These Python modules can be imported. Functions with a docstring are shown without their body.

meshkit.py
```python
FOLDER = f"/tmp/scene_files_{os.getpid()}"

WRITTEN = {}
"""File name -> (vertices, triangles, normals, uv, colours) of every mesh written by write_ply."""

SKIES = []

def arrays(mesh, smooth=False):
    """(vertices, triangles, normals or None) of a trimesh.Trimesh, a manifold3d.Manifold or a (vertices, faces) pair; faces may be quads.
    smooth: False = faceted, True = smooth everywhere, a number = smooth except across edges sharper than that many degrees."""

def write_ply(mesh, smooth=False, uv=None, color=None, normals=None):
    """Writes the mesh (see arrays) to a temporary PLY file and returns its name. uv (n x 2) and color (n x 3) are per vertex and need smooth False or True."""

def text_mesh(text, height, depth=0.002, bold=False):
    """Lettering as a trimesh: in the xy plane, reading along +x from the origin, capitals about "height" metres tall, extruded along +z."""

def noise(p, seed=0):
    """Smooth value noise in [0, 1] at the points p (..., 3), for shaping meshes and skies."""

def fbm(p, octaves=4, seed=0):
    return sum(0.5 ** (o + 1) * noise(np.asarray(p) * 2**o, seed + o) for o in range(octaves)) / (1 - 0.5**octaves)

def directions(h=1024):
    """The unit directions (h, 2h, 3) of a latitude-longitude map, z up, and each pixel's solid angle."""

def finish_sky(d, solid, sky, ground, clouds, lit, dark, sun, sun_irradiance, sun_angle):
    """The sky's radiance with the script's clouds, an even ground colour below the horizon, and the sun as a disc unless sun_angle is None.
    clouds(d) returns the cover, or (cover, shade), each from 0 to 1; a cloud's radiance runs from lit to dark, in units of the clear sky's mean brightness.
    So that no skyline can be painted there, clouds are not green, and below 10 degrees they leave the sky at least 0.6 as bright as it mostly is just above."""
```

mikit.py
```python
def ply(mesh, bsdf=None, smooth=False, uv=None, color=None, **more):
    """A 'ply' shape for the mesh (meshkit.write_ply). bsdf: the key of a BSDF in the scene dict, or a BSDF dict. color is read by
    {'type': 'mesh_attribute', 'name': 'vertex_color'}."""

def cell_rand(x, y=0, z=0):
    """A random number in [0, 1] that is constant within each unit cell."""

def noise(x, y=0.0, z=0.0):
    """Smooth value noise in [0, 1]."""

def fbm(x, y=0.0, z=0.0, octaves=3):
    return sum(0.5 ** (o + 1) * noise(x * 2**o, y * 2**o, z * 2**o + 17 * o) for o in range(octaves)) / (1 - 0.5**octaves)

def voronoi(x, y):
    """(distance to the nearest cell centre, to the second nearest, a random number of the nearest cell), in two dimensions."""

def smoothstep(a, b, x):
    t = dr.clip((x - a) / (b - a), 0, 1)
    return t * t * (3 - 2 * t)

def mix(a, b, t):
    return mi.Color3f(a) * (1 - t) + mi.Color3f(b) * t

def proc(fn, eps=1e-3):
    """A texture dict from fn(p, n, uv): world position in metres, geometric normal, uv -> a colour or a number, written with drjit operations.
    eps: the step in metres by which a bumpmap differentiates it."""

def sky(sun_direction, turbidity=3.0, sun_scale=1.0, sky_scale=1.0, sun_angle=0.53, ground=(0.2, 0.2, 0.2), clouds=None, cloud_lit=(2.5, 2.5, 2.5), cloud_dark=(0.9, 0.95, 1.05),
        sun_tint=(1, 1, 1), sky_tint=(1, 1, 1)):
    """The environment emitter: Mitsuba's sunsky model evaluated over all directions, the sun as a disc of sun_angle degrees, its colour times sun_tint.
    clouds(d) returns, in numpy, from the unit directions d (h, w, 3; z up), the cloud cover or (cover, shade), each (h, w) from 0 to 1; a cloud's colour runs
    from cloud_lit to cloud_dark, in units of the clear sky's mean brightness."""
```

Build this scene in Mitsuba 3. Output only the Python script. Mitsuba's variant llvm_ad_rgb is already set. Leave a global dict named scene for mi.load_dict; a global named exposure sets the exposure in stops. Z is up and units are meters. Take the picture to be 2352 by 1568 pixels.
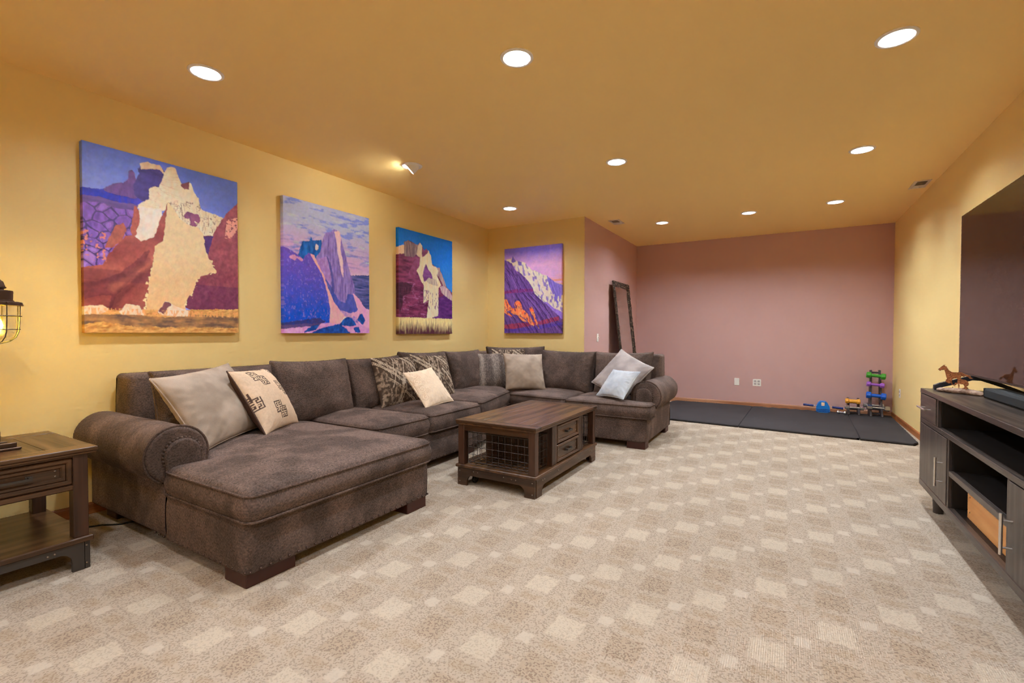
"""A basement family room: long brown sectional, four canvases, coffee table, media console with a TV, a small gym corner."""
import math, random
import numpy as np
import trimesh
import shapely
from shapely.geometry import Polygon, Point, LineString
from scipy.spatial import Delaunay
from scipy.spatial.transform import Rotation
import drjit as dr
import mitsuba as mi
import mikit, meshkit
from mikit import proc, noise, fbm, voronoi, cell_rand, smoothstep, mix

random.seed(7)
rng = np.random.default_rng(7)
T = mi.ScalarTransform4f
scene, labels = {}, {}


def srgb(r, g, b):
    c = np.array([r, g, b], float) / 255.0
    c = np.where(c <= 0.04045, c / 12.92, ((c + 0.055) / 1.055) ** 2.4)
    return [float(x) for x in c]


# ---------------------------------------------------------------- camera, lights, exposure
CAM_Z, YAW, PITCH, ROLL = 1.1847, 0.5325, -0.0189, 0.0019
FWD = np.array([-math.sin(YAW) * math.cos(PITCH), math.cos(YAW) * math.cos(PITCH), math.sin(PITCH)])
UP0 = np.array([math.sin(YAW) * math.sin(PITCH), -math.cos(YAW) * math.sin(PITCH), math.cos(PITCH)])
RIGHT0 = np.array([math.cos(YAW), math.sin(YAW), 0.0])
UPV = math.cos(ROLL) * UP0 - math.sin(ROLL) * RIGHT0
scene['camera'] = {'type': 'perspective', 'fov': math.degrees(2 * math.atan(1176 / 1075.44)), 'fov_axis': 'x', 'near_clip': 0.02, 'far_clip': 60.0,
                   'to_world': T().look_at(origin=[0, 0, CAM_Z], target=[float(FWD[0]), float(FWD[1]), CAM_Z + float(FWD[2])], up=[float(v) for v in UPV])}
exposure = 0.94
CAN_RADIANCE = [312.0, 348.0, 392.0]          # recessed cool-white lamps
EYEBALL_RADIANCE = [120.0, 116.0, 104.0]      # adjustable lamp turned to the pictures
BULB_RADIANCE = [135.0, 82.0, 3.0]            # warm lantern bulb

# the room's measurements (metres); the camera stands above the origin and +y leads to the far wall
XL, XN, XR, YB, YN, YF, H = -3.911, -2.360, 1.281, -2.6, 5.918, 8.424, 2.74

# recessed ceiling lights: in view, then the same layout going on behind the camera
CAN_SPOTS = [(-3.022, 1.510), (-1.339, 2.320), (0.475, 3.169), (-1.360, 4.173), (0.523, 4.942), (-3.015, 5.056), (-1.546, 6.790), (-0.453, 6.787), (0.467, 6.739),
             (-1.340, 0.150), (0.475, 1.000), (-1.34, -1.7), (0.475, -1.1)]
EYEBALL = (-3.04, 3.315)

# ---------------------------------------------------------------- helpers


def numbered(key):
    if key not in scene and not any(k.startswith(key + '__') for k in scene):
        return key
    i = 1
    while f'{key}_{i:03d}' in scene or any(k.startswith(f'{key}_{i:03d}__') for k in scene):
        i += 1
    return f'{key}_{i:03d}'


def say(key, label=None, category=None, group=None, kind=None):
    d = {'label': label, 'category': category, 'group': group, 'kind': kind}
    labels[key] = {k: v for k, v in d.items() if v}
    return key


def add(name, mesh, bsdf, smooth=False, parent=None, uv=None, color=None, label=None, kind=None, **more):
    """One entry of the scene: a thing of one mesh, or a part of parent."""
    key = numbered(f'{parent}__{name}' if parent else name)
    scene[key] = mikit.ply(mesh, bsdf, smooth=smooth, uv=uv, color=color, **more)
    if label or kind:
        say(key, label, kind=kind)
    return key


def thing(name, label, category, group=None):
    key = numbered(name)
    say(key, label, category, group)
    return key


def cat(*ms):
    return trimesh.util.concatenate([m for m in ms])


def mesh(v, f):
    return trimesh.Trimesh(np.asarray(v, float), np.asarray(f, int), process=False)


def box(x0, x1, y0, y1, z0, z1, c=0.003):
    """A box with chamfered edges."""
    lo, hi = np.array([x0, y0, z0], float), np.array([x1, y1, z1], float)
    c = min(c, 0.45 * (hi - lo).min())
    pts = []
    for s in np.ndindex(2, 2, 2):
        p = np.where(np.array(s) == 1, hi, lo)
        d = np.where(np.array(s) == 1, -c, c)
        for k in range(3):
            q = p + d
            q[k] = p[k]
            pts.append(q)
    return trimesh.convex.convex_hull(np.array(pts))


def slab(x0, x1, y0, y1, z0, z1):
    m = trimesh.creation.box([x1 - x0, y1 - y0, z1 - z0])
    m.apply_translation([(x0 + x1) / 2, (y0 + y1) / 2, (z0 + z1) / 2])
    return m


def tube(pts, r, n=8, closed=False):
    p = np.asarray(pts, float)
    m = len(p)
    if closed:
        t = np.roll(p, -1, 0) - np.roll(p, 1, 0)
    else:
        t = np.gradient(p, axis=0)
    t /= np.linalg.norm(t, axis=1, keepdims=True)
    a = np.array([0, 0, 1.0]) if abs(t[0][2]) < 0.9 else np.array([1.0, 0, 0])
    nrm = np.empty_like(p)
    u = np.cross(t[0], a)
    for i in range(m):
        u = u - t[i] * (u @ t[i])
        u /= np.linalg.norm(u)
        nrm[i] = u
    b = np.cross(t, nrm)
    ang = np.arange(n) * 2 * np.pi / n
    r = np.broadcast_to(r, (m,))
    v = p[:, None] + r[:, None, None] * (np.cos(ang)[None, :, None] * nrm[:, None] + np.sin(ang)[None, :, None] * b[:, None])
    v = v.reshape(-1, 3)
    f = []
    for i in range(m if closed else m - 1):
        j = (i + 1) % m
        for k in range(n):
            l = (k + 1) % n
            f += [(i * n + k, i * n + l, j * n + l), (i * n + k, j * n + l, j * n + k)]
    if not closed:
        v = np.vstack([v, p[:1], p[-1:]])
        c0, c1 = m * n, m * n + 1
        for k in range(n):
            l = (k + 1) % n
            f += [(c0, l, k), (c1, (m - 1) * n + k, (m - 1) * n + l)]
    out = mesh(v, f)
    return out


def rod(a, b, r, n=10):
    return tube([a, b], r, n)


def outward(m):
    """Turn the triangles so that a closed mesh has a positive volume."""
    v, f = m.vertices, m.faces
    c = v.mean(0)
    if np.einsum('ij,ij->i', v[f[:, 0]] - c, np.cross(v[f[:, 1]] - c, v[f[:, 2]] - c)).sum() < 0:
        m = mesh(v, f[:, ::-1])
    return m


def lathe(profile, n=32, at=(0, 0, 0)):
    m = outward(trimesh.creation.revolve(np.array(profile, float), sections=n))
    m.apply_translation(at)
    return m


def ball(c, r, sub=2, squash=(1, 1, 1)):
    m = trimesh.creation.icosphere(subdivisions=sub, radius=r)
    m.apply_scale(squash)
    m.apply_translation(c)
    return m


def placed(m, R, c):
    m = m.copy()
    m.vertices = m.vertices @ np.asarray(R).T + np.asarray(c)
    return m


def pose(yaw, tilt, roll):
    return Rotation.from_euler('ZXY', [yaw, tilt, roll], degrees=True).as_matrix()


def rounded(pts, r):
    return Polygon(pts).buffer(-r, join_style='mitre').buffer(r, quad_segs=8)


def ring_of(poly, step):
    L = poly.exterior.length
    n = max(8, int(round(L / step)))
    return np.array([poly.exterior.interpolate(i * L / n).coords[0] for i in range(n)])


def puff(poly, z0, z1, r, crown=0.0, res=0.05, bulge=0.0, reach=0.25, wrinkle=0.0, wfreq=4.0, seed=0, belly=0.0):
    """A cushion over a plan: rounded edges of radius r, a crowned top, a side wall that bulges."""
    if poly.exterior.is_ccw is False:
        poly = shapely.geometry.polygon.orient(poly, 1.0)
    ring = ring_of(poly, res * 0.6)
    n = len(ring)
    pts = [ring]
    for k in (0.12, 0.35, 0.65, 1.0):
        q = poly.buffer(-r * k, join_style='mitre')
        for g in getattr(q, 'geoms', [q]):
            if not g.is_empty:
                pts.append(ring_of(g, res * 0.6))
    x0, y0, x1, y1 = poly.bounds
    inner = poly.buffer(-r - res * 0.5)
    g = np.stack(np.meshgrid(np.arange(x0, x1, res), np.arange(y0, y1, res)), -1).reshape(-1, 2)
    if not inner.is_empty:
        g = g[shapely.contains_xy(inner, g[:, 0], g[:, 1])]
        pts.append(g)
    P = np.vstack(pts)
    P[n:] += np.random.default_rng(seed + 1).uniform(-1e-5, 1e-5, P[n:].shape)
    tri = Delaunay(P).simplices
    cen = P[tri].mean(1)
    keep = shapely.contains_xy(poly.buffer(1e-6), cen[:, 0], cen[:, 1])
    a = np.cross(P[tri[:, 1]] - P[tri[:, 0]], P[tri[:, 2]] - P[tri[:, 0]])
    tri = tri[keep & (np.abs(a) > 1e-12)]
    a = np.cross(P[tri[:, 1]] - P[tri[:, 0]], P[tri[:, 2]] - P[tri[:, 0]])
    tri = np.where((a < 0)[:, None], tri[:, ::-1], tri)
    d = shapely.distance(poly.exterior, shapely.points(P))
    d[:n] = 0
    e = np.clip(d, 0, r)
    rise = np.sqrt(np.maximum(r * r - (r - e) ** 2, 0))
    zt = z1 - r + rise + crown * (1 - np.exp(-np.maximum(d, 0) / reach * 2))
    if wrinkle:
        q = np.c_[P, np.full(len(P), seed * 3.1)] * wfreq
        zt += wrinkle * 2 * (meshkit.fbm(q, 3, seed) - 0.5) * np.clip(d / 0.06, 0, 1)
    zb = z0 + r - rise - belly * (1 - np.exp(-d / reach * 2))
    m = len(P)
    v = [np.c_[P, zt], np.c_[P, zb]]
    f = [tri, tri[:, ::-1] + m]
    tang = np.roll(ring, -1, 0) - np.roll(ring, 1, 0)
    nor = np.c_[tang[:, 1], -tang[:, 0]] / np.maximum(np.linalg.norm(tang, axis=1, keepdims=True), 1e-9)
    rows = [np.arange(n) + m]
    K = 5
    for k in range(1, K):
        s = k / K
        v.append(np.c_[ring + nor * bulge * math.sin(math.pi * s), zb[:n] * (1 - s) + zt[:n] * s])
        rows.append(np.arange(n) + 2 * m + (k - 1) * n)
    rows.append(np.arange(n))
    for lo, hi in zip(rows[:-1], rows[1:]):
        i, j = np.arange(n), (np.arange(n) + 1) % n
        f += [np.c_[lo[i], lo[j], hi[j]], np.c_[lo[i], hi[j], hi[i]]]
    out = mesh(np.vstack(v), np.vstack(f))
    out.merge_vertices(digits_vertex=7)
    return out


def welt(poly, z, r=0.006, out=0.0, step=0.04):
    q = poly.buffer(out, join_style='mitre') if out else poly
    return tube(np.c_[ring_of(q, step), np.full(len(ring_of(q, step)), z)], r, 7, closed=True)


def pillow_mesh(w, h, t, n=48, bow=0.07, power=0.45, box_=2.0, wrinkle=0.006, seed=0, sag=0.0):
    """A stuffed square with pinched corners; the front faces -y. Returns mesh and uv of every vertex (front then back)."""
    s = np.linspace(-1, 1, n)
    s = np.sign(s) * (1 - (1 - np.abs(s)) ** 1.35)
    u, v = np.meshgrid(s, s)
    x = w / 2 * u * (1 - bow * (1 - np.abs(v) ** 2.5))
    z = h / 2 * v * (1 - bow * (1 - np.abs(u) ** 2.5))
    fat = np.maximum((1 - np.abs(u) ** box_) * (1 - np.abs(v) ** box_), 0) ** power
    fat = fat * (1 + sag * (-v))
    edge = np.minimum(1 - np.abs(u), 1 - np.abs(v))
    sides = []
    for sgn in (-1, 1):
        q = np.stack([x / w * 5, z / h * 5, np.full_like(x, seed * 1.7 + sgn)], -1)
        r = (meshkit.fbm(q, 3, seed) - 0.5) * 2 * wrinkle
        ang = np.arctan2(v, u)
        fold = np.sin(ang * 26 + 3 * meshkit.noise(q * 0.6, seed + 3)) * 0.5 * wrinkle * np.exp(-edge * 5) * np.clip(edge * 12, 0, 1)
        sides.append(np.stack([x, sgn * (t / 2 * fat) + (r + fold) * np.clip(edge * 8, 0, 1), z], -1).reshape(-1, 3))
    i = np.arange(n * n).reshape(n, n)
    a, b, c, d = i[:-1, :-1].ravel(), i[:-1, 1:].ravel(), i[1:, 1:].ravel(), i[1:, :-1].ravel()
    front = np.vstack([np.c_[a, b, c], np.c_[a, c, d]])
    back = front[:, ::-1] + n * n
    uv = np.stack([u * 0.5 + 0.5, v * 0.5 + 0.5], -1).reshape(-1, 2)
    loop = np.concatenate([i[0, :-1], i[:-1, -1], i[-1, ::-1][:-1], i[::-1, 0][:-1]])
    return mesh(np.vstack(sides), np.vstack([front, back])), np.vstack([uv, uv]), sides[0][loop]

# ---------------------------------------------------------------- materials


def mat(name, d):
    scene['mat_' + name] = d
    return 'mat_' + name


def rgb(c):
    return {'type': 'rgb', 'value': list(c)}


def plain(name, c, rough=0.6, metal=0.0, spec=0.5, **kw):
    d = {'type': 'principled', 'base_color': rgb(c), 'roughness': rough, 'metallic': metal, **kw}
    if not metal:
        d['specular'] = spec
    return mat(name, d)


def bumped(name, inner, fn, scale, eps=1e-3):
    return mat(name, {'type': 'bumpmap', 'arbitrary': proc(fn, eps=eps), 'scale': scale, 'inner': inner})


def orange_peel(p, n, uv):
    return smoothstep(0.35, 0.75, fbm(p.x * 75, p.y * 75, p.z * 75, octaves=2))


def paint(name, col, rough=0.7):
    return bumped(name, {'type': 'principled', 'base_color': rgb(col), 'roughness': rough, 'specular': 0.35}, orange_peel, 0.0008, eps=2e-3)


YELLOW = srgb(230, 203, 136)
PURPLE = srgb(196, 157, 150)
paint('yellow_paint', YELLOW, 0.55)
paint('purple_paint', PURPLE, 0.6)
bumped('ceiling_paint', {'type': 'principled', 'base_color': rgb(srgb(247, 213, 141)), 'roughness': 0.6, 'specular': 0.3}, orange_peel, 0.0005, eps=2e-3)


# carpet: a checker of pale and dark squares on a 0.233 x 0.256 m grid, small pale squares between, looped pile
def carpet_tone(x, y):
    gx, gy = (x + 1.685) / 0.233, (y - 2.22) / 0.256
    warp_x, warp_y = gx + 0.05 * (noise(x * 40, y * 40) - 0.5), gy + 0.05 * (noise(x * 40, y * 40, 7) - 0.5)

    def near(ox, oy, half):
        dx, dy = dr.abs(warp_x - ox - dr.round(warp_x - ox)), dr.abs(warp_y - oy - dr.round(warp_y - oy))
        return smoothstep(half + 0.03, half - 0.03, dx) * smoothstep(half + 0.03, half - 0.03, dy)

    i, j = dr.round(warp_x), dr.round(warp_y)
    odd = i + j - 2 * dr.floor((i + j) * 0.5)
    big = near(0.0, 0.0, 0.265)
    i2, j2 = dr.round(warp_x - 0.5), dr.round(warp_y - 0.5)
    odd2 = i2 + j2 - 2 * dr.floor((i2 + j2) * 0.5)
    small = near(0.5, 0.5, 0.12)
    bars = near(0.0, 0.5, 0.2) * smoothstep(0.12, 0.05, dr.abs(warp_y - 0.5 - dr.round(warp_y - 0.5)))
    return big * (1 - odd), big * odd, small * (1 - odd2), bars + 0.6 * small * odd2


def carpet_color(p, n, uv):
    pale, dark, tiny, bars = carpet_tone(p.x, p.y)
    loop = cell_rand(dr.floor(p.x / 0.006), dr.floor(p.y / 0.0055 + 0.5 * (dr.floor(p.x / 0.006))))
    speck = smoothstep(0.55, 0.85, loop)
    base = mix(srgb(204, 187, 166), srgb(158, 139, 120), speck * 0.6)
    base = mix(base, srgb(222, 207, 184), pale * 0.68 * (1 - 0.25 * speck))
    base = mix(base, mix(srgb(186, 163, 137), srgb(146, 124, 101), speck), dark * 0.5)
    base = mix(base, srgb(220, 206, 186), tiny * 0.75)
    base = mix(base, srgb(178, 152, 120), bars * 0.4 * (0.4 + loop))
    return base * (0.76 + 0.10 * fbm(p.x * 2.2, p.y * 2.2, octaves=2))


def carpet_pile(p, n, uv):
    row = dr.floor(p.x / 0.0075)
    return (0.5 + 0.5 * dr.sin(p.x * 837.8)) * (0.5 + 0.5 * dr.sin((p.y + 0.003 * row) * 1047.2)) + 0.5 * noise(p.x * 160, p.y * 160)


bumped('carpet', {'type': 'diffuse', 'reflectance': proc(carpet_color)}, carpet_pile, 0.0035, eps=8e-4)


# brown chenille of the sofa: a small weave, blotches where the nap lies the other way
def chenille(p, n, uv):
    nap = fbm(p.x * 7.0, p.y * 7.0, p.z * 4.0, octaves=4)
    fine = noise(p.x * 190 + p.z * 60, p.y * 190 - p.z * 40, p.z * 140)
    c = mix(srgb(70, 58, 52), srgb(95, 79, 71), smoothstep(0.32, 0.68, nap))
    return c * (0.52 + 0.96 * fine)


def weave(p, n, uv):
    return noise(p.x * 210 + p.z * 60, p.y * 210 - p.z * 40, p.z * 150) + 0.5 * fbm(p.x * 12, p.y * 12, p.z * 12, octaves=2)


bumped('chenille', {'type': 'principled', 'base_color': proc(chenille), 'roughness': 0.85, 'specular': 0.2, 'sheen': 0.6, 'sheen_tint': 0.5}, weave, 0.0022, eps=1.5e-3)


def dark_chenille(p, n, uv):
    return chenille(p, n, uv) * 1.05


mat('welt', {'type': 'diffuse', 'reflectance': proc(dark_chenille)})


def cloth(name, lo, hi, scale=6.0, grain=0.12, sheen=0.4):
    lo, hi = srgb(*lo), srgb(*hi)

    def fn(p, n, uv):
        return mix(lo, hi, smoothstep(0.25, 0.75, fbm(p.x * scale, p.y * scale, p.z * scale, octaves=3))) * (1 - grain / 2 + grain * noise(p.x * 300, p.y * 300, p.z * 300))
    return mat(name, {'type': 'principled', 'base_color': proc(fn), 'roughness': 0.85, 'specular': 0.2, 'sheen': sheen, 'sheen_tint': 0.5})


cloth('tan_velvet', (140, 124, 108), (168, 151, 134), 9)
cloth('grey_beige_velvet', (146, 137, 134), (174, 164, 159), 8)
cloth('pale_satin', (166, 172, 178), (186, 190, 192), 8, 0.05)
cloth('cream_cotton', (205, 184, 158), (226, 207, 182), 9)
cloth('brown_backing', (66, 50, 42), (92, 72, 62), 7)


def vertex_cloth(name, rough=0.9):
    return mat(name, {'type': 'principled', 'base_color': {'type': 'mesh_attribute', 'name': 'vertex_color'}, 'roughness': rough, 'specular': 0.15})


vertex_cloth('printed_cloth')
mat('canvas_print', {'type': 'twosided', 'bsdf': {'type': 'principled', 'base_color': {'type': 'mesh_attribute', 'name': 'vertex_color'}, 'roughness': 0.6, 'specular': 0.3}})


# woods: grain along x, y or z
def wood(name, dark, light, axis, rough=0.4, freq=26.0, spec=0.5, coat=0.0):
    dark, light = srgb(*dark), srgb(*light)

    def fn(p, n, uv):
        q = [p.x, p.y, p.z]
        along = q.pop(axis)
        w = fbm(q[0] * freq + 0.6 * noise(along * 3), q[1] * freq, along * 1.6, octaves=3)
        streak = noise(q[0] * freq * 7, q[1] * freq * 7, along * 4)
        return mix(dark, light, dr.clip(smoothstep(0.25, 0.75, w) * 0.75 + 0.35 * (streak - 0.4), 0, 1))
    return mat(name, {'type': 'principled', 'base_color': proc(fn), 'roughness': rough, 'specular': spec, 'clearcoat': coat, 'clearcoat_gloss': 0.6})


wood('table_wood_x', (45, 29, 18), (79, 53, 33), 0, 0.34)
wood('table_wood_y', (55, 36, 22), (93, 63, 38), 1, 0.32)
wood('table_wood_z', (44, 27, 19), (73, 47, 33), 2, 0.38)
wood('console_wood_y', (42, 36, 32), (70, 61, 54), 1, 0.3, 40)
wood('console_wood_z', (46, 39, 36), (66, 57, 52), 2, 0.34, 40)
plain('espresso', srgb(27, 23, 21), 0.5, spec=0.4)
wood('oak_trim_y', (128, 74, 34), (176, 112, 60), 1, 0.45, 30)
wood('oak_trim_x', (150, 98, 66), (198, 146, 110), 0, 0.45, 30)
wood('pine', (206, 142, 78), (232, 178, 112), 1, 0.5, 14)
wood('driftwood', (116, 92, 76), (196, 172, 152), 0, 0.9, 60, 0.2)
plain('foot_wood', srgb(58, 26, 18), 0.4)
plain('drawer_black', srgb(26, 22, 21), 0.6, spec=0.3)
plain('iron', srgb(52, 46, 42), 0.45, metal=0.0, spec=0.6)
plain('bronze', srgb(74, 56, 44), 0.4, metal=0.7)
plain('wire', srgb(70, 63, 60), 0.4, metal=0.7)
plain('nail', srgb(150, 138, 128), 0.3, metal=0.9)
plain('brown_nail', srgb(70, 52, 44), 0.4, metal=0.4)
plain('nickel', srgb(228, 226, 224), 0.28, metal=1.0)
plain('chrome', srgb(214, 222, 232), 0.25, metal=1.0)
plain('white_plastic', srgb(232, 226, 216), 0.4)
plain('white_enamel', srgb(236, 232, 226), 0.35)
plain('vent_metal', srgb(206, 190, 172), 0.5)
plain('black_plastic', srgb(22, 23, 26), 0.45)
plain('soundbar_cloth', srgb(46, 49, 50), 0.9, spec=0.2)
plain('black_metal', srgb(34, 36, 42), 0.35)
plain('screen', srgb(16, 13, 12), 0.03, spec=0.75)
plain('bezel', srgb(70, 66, 64), 0.3, metal=0.8)
plain('rack_steel', srgb(62, 56, 60), 0.45)
plain('cord_rubber', srgb(16, 14, 14), 0.6)
plain('socket_dark', srgb(60, 56, 52), 0.6)
plain('plate_shadow', srgb(176, 166, 160), 0.5)
for nm, c in {'green': (62, 150, 44), 'purple': (150, 88, 186), 'blue': (22, 92, 196), 'yellow': (232, 164, 52), 'navy': (22, 44, 112), 'cyan': (24, 116, 196), 'tag_white': (236, 206, 180)}.items():
    plain('vinyl_' + nm, srgb(*c), 0.35)
mat('mirror_glass', {'type': 'conductor', 'material': 'none', 'specular_reflectance': rgb([0.82, 0.82, 0.81])})
mat('clear_glass', {'type': 'mask', 'opacity': 0.13, 'bsdf': {'type': 'twosided', 'bsdf': {'type': 'roughconductor', 'material': 'none', 'alpha': 0.06, 'specular_reflectance': rgb([0.9, 0.88, 0.84])}}})


def rubber_fn(p, n, uv):
    sp = smoothstep(0.80, 0.92, noise(p.x * 110, p.y * 110, p.z * 110)) * smoothstep(0.45, 0.75, fbm(p.x * 3, p.y * 3, octaves=2))
    return mix(srgb(50, 48, 49), srgb(90, 90, 94), sp * 0.7) * (0.85 + 0.3 * fbm(p.x * 2.5, p.y * 2.5, octaves=3))


mat('rubber', {'type': 'principled', 'base_color': proc(rubber_fn), 'roughness': 0.75, 'specular': 0.2})


def rust_fn(p, n, uv):
    return mix(srgb(112, 66, 34), srgb(172, 104, 60), smoothstep(0.3, 0.7, fbm(p.x * 160, p.y * 160, p.z * 160, octaves=3)))


mat('rust', {'type': 'principled', 'base_color': proc(rust_fn), 'roughness': 0.6, 'metallic': 0.3})


def carved(p, n, uv):
    return fbm(p.x * 60, p.y * 60, p.z * 60, octaves=2)


def carved_color(p, n, uv):
    return mix(srgb(34, 27, 22), srgb(126, 108, 92), smoothstep(0.45, 0.8, fbm(p.x * 60, p.y * 60, p.z * 60, octaves=2)))


bumped('carved_frame', {'type': 'principled', 'base_color': proc(carved_color), 'roughness': 0.4, 'metallic': 0.3}, carved, 0.01, eps=2e-3)


def striped_fur(p, n, uv):
    st = noise(uv.x * 9 + 0.4 * noise(uv.x * 5, uv.y * 4), 3.0)
    return mix(srgb(84, 74, 69), srgb(150, 138, 127), smoothstep(0.2, 0.8, 0.30 + 0.45 * st + 0.45 * (fbm(uv.x * 70, uv.y * 40, octaves=2) - 0.5))) * (0.8 + 0.4 * noise(uv.x * 120, uv.y * 70))


mat('striped_fur', {'type': 'principled', 'base_color': proc(striped_fur), 'roughness': 0.95, 'specular': 0.1, 'sheen': 0.5})

# ---------------------------------------------------------------- the room


def structure(name, m, bsdf, label=None, **kw):
    key = add(name, m, bsdf, **kw)
    say(key, label, kind='structure')
    return key


structure('floor', slab(XL - 0.1, XR + 0.1, YB - 0.1, YF + 0.1, -0.06, 0.0), 'mat_carpet', 'beige looped carpet with a checker of pale and dark squares')
outline = Polygon([(XL, YB), (XR, YB), (XR, YF), (XN, YF), (XN, YN), (XL, YN)])
ceil = outline.buffer(0.12, join_style='mitre')
for c in CAN_SPOTS:
    ceil = ceil.difference(Point(c).buffer(0.079, quad_segs=10))
cm = trimesh.creation.extrude_polygon(ceil, 0.05, engine='earcut')
cm.apply_translation([0, 0, H])
structure('ceiling', cm, 'mat_ceiling_paint', 'tan painted ceiling with recessed lights')
structure('wall_left', slab(XL - 0.1, XL, YB - 0.1, YN + 0.05, 0, H), 'mat_yellow_paint', 'long yellow textured wall behind the sofa with three canvases')
structure('wall_corner', slab(XL - 0.05, XN - 0.0015, YN, YN + 0.1, 0, H), 'mat_yellow_paint', 'short yellow wall that returns from the sofa corner, with one canvas')
structure('wall_alcove', slab(XN - 0.1, XN, YN + 0.0015, YF + 0.05, 0, H), 'mat_purple_paint', 'mauve side wall of the gym alcove behind the standing mirror')
structure('wall_far', slab(XN - 0.1, XR + 0.1, YF, YF + 0.1, 0, H), 'mat_purple_paint', 'mauve far wall above the rubber mats')
structure('wall_right', slab(XR, XR + 0.1, YB - 0.1, YF + 0.05, 0, H), 'mat_yellow_paint', 'yellow wall behind the television')
structure('wall_back', slab(XL - 0.1, XR + 0.1, YB - 0.1, YB, 0, H), 'mat_yellow_paint', 'yellow wall behind the camera')


def base_run(name, pts, bsdf, label):
    """A baseboard along a straight run: a = start, b = end, n = direction into the room."""
    (a, b, n) = pts
    a, b, n = np.array(a, float), np.array(b, float), np.array(n, float)
    prof = [(0, 0), (0.012, 0), (0.012, 0.060), (0.009, 0.069), (0.004, 0.075), (0, 0.075)]
    v = [np.r_[q + n * x, z] for q in (a, b) for x, z in prof]
    k = len(prof)
    f = []
    for i in range(k):
        j = (i + 1) % k
        f += [(i, j, k + j), (i, k + j, k + i)]
    for i in range(1, k - 1):
        f += [(0, i + 1, i), (k, k + i, k + i + 1)]
    m = mesh(v, f)
    m = outward(m)
    structure(name, m, bsdf, label)


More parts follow.
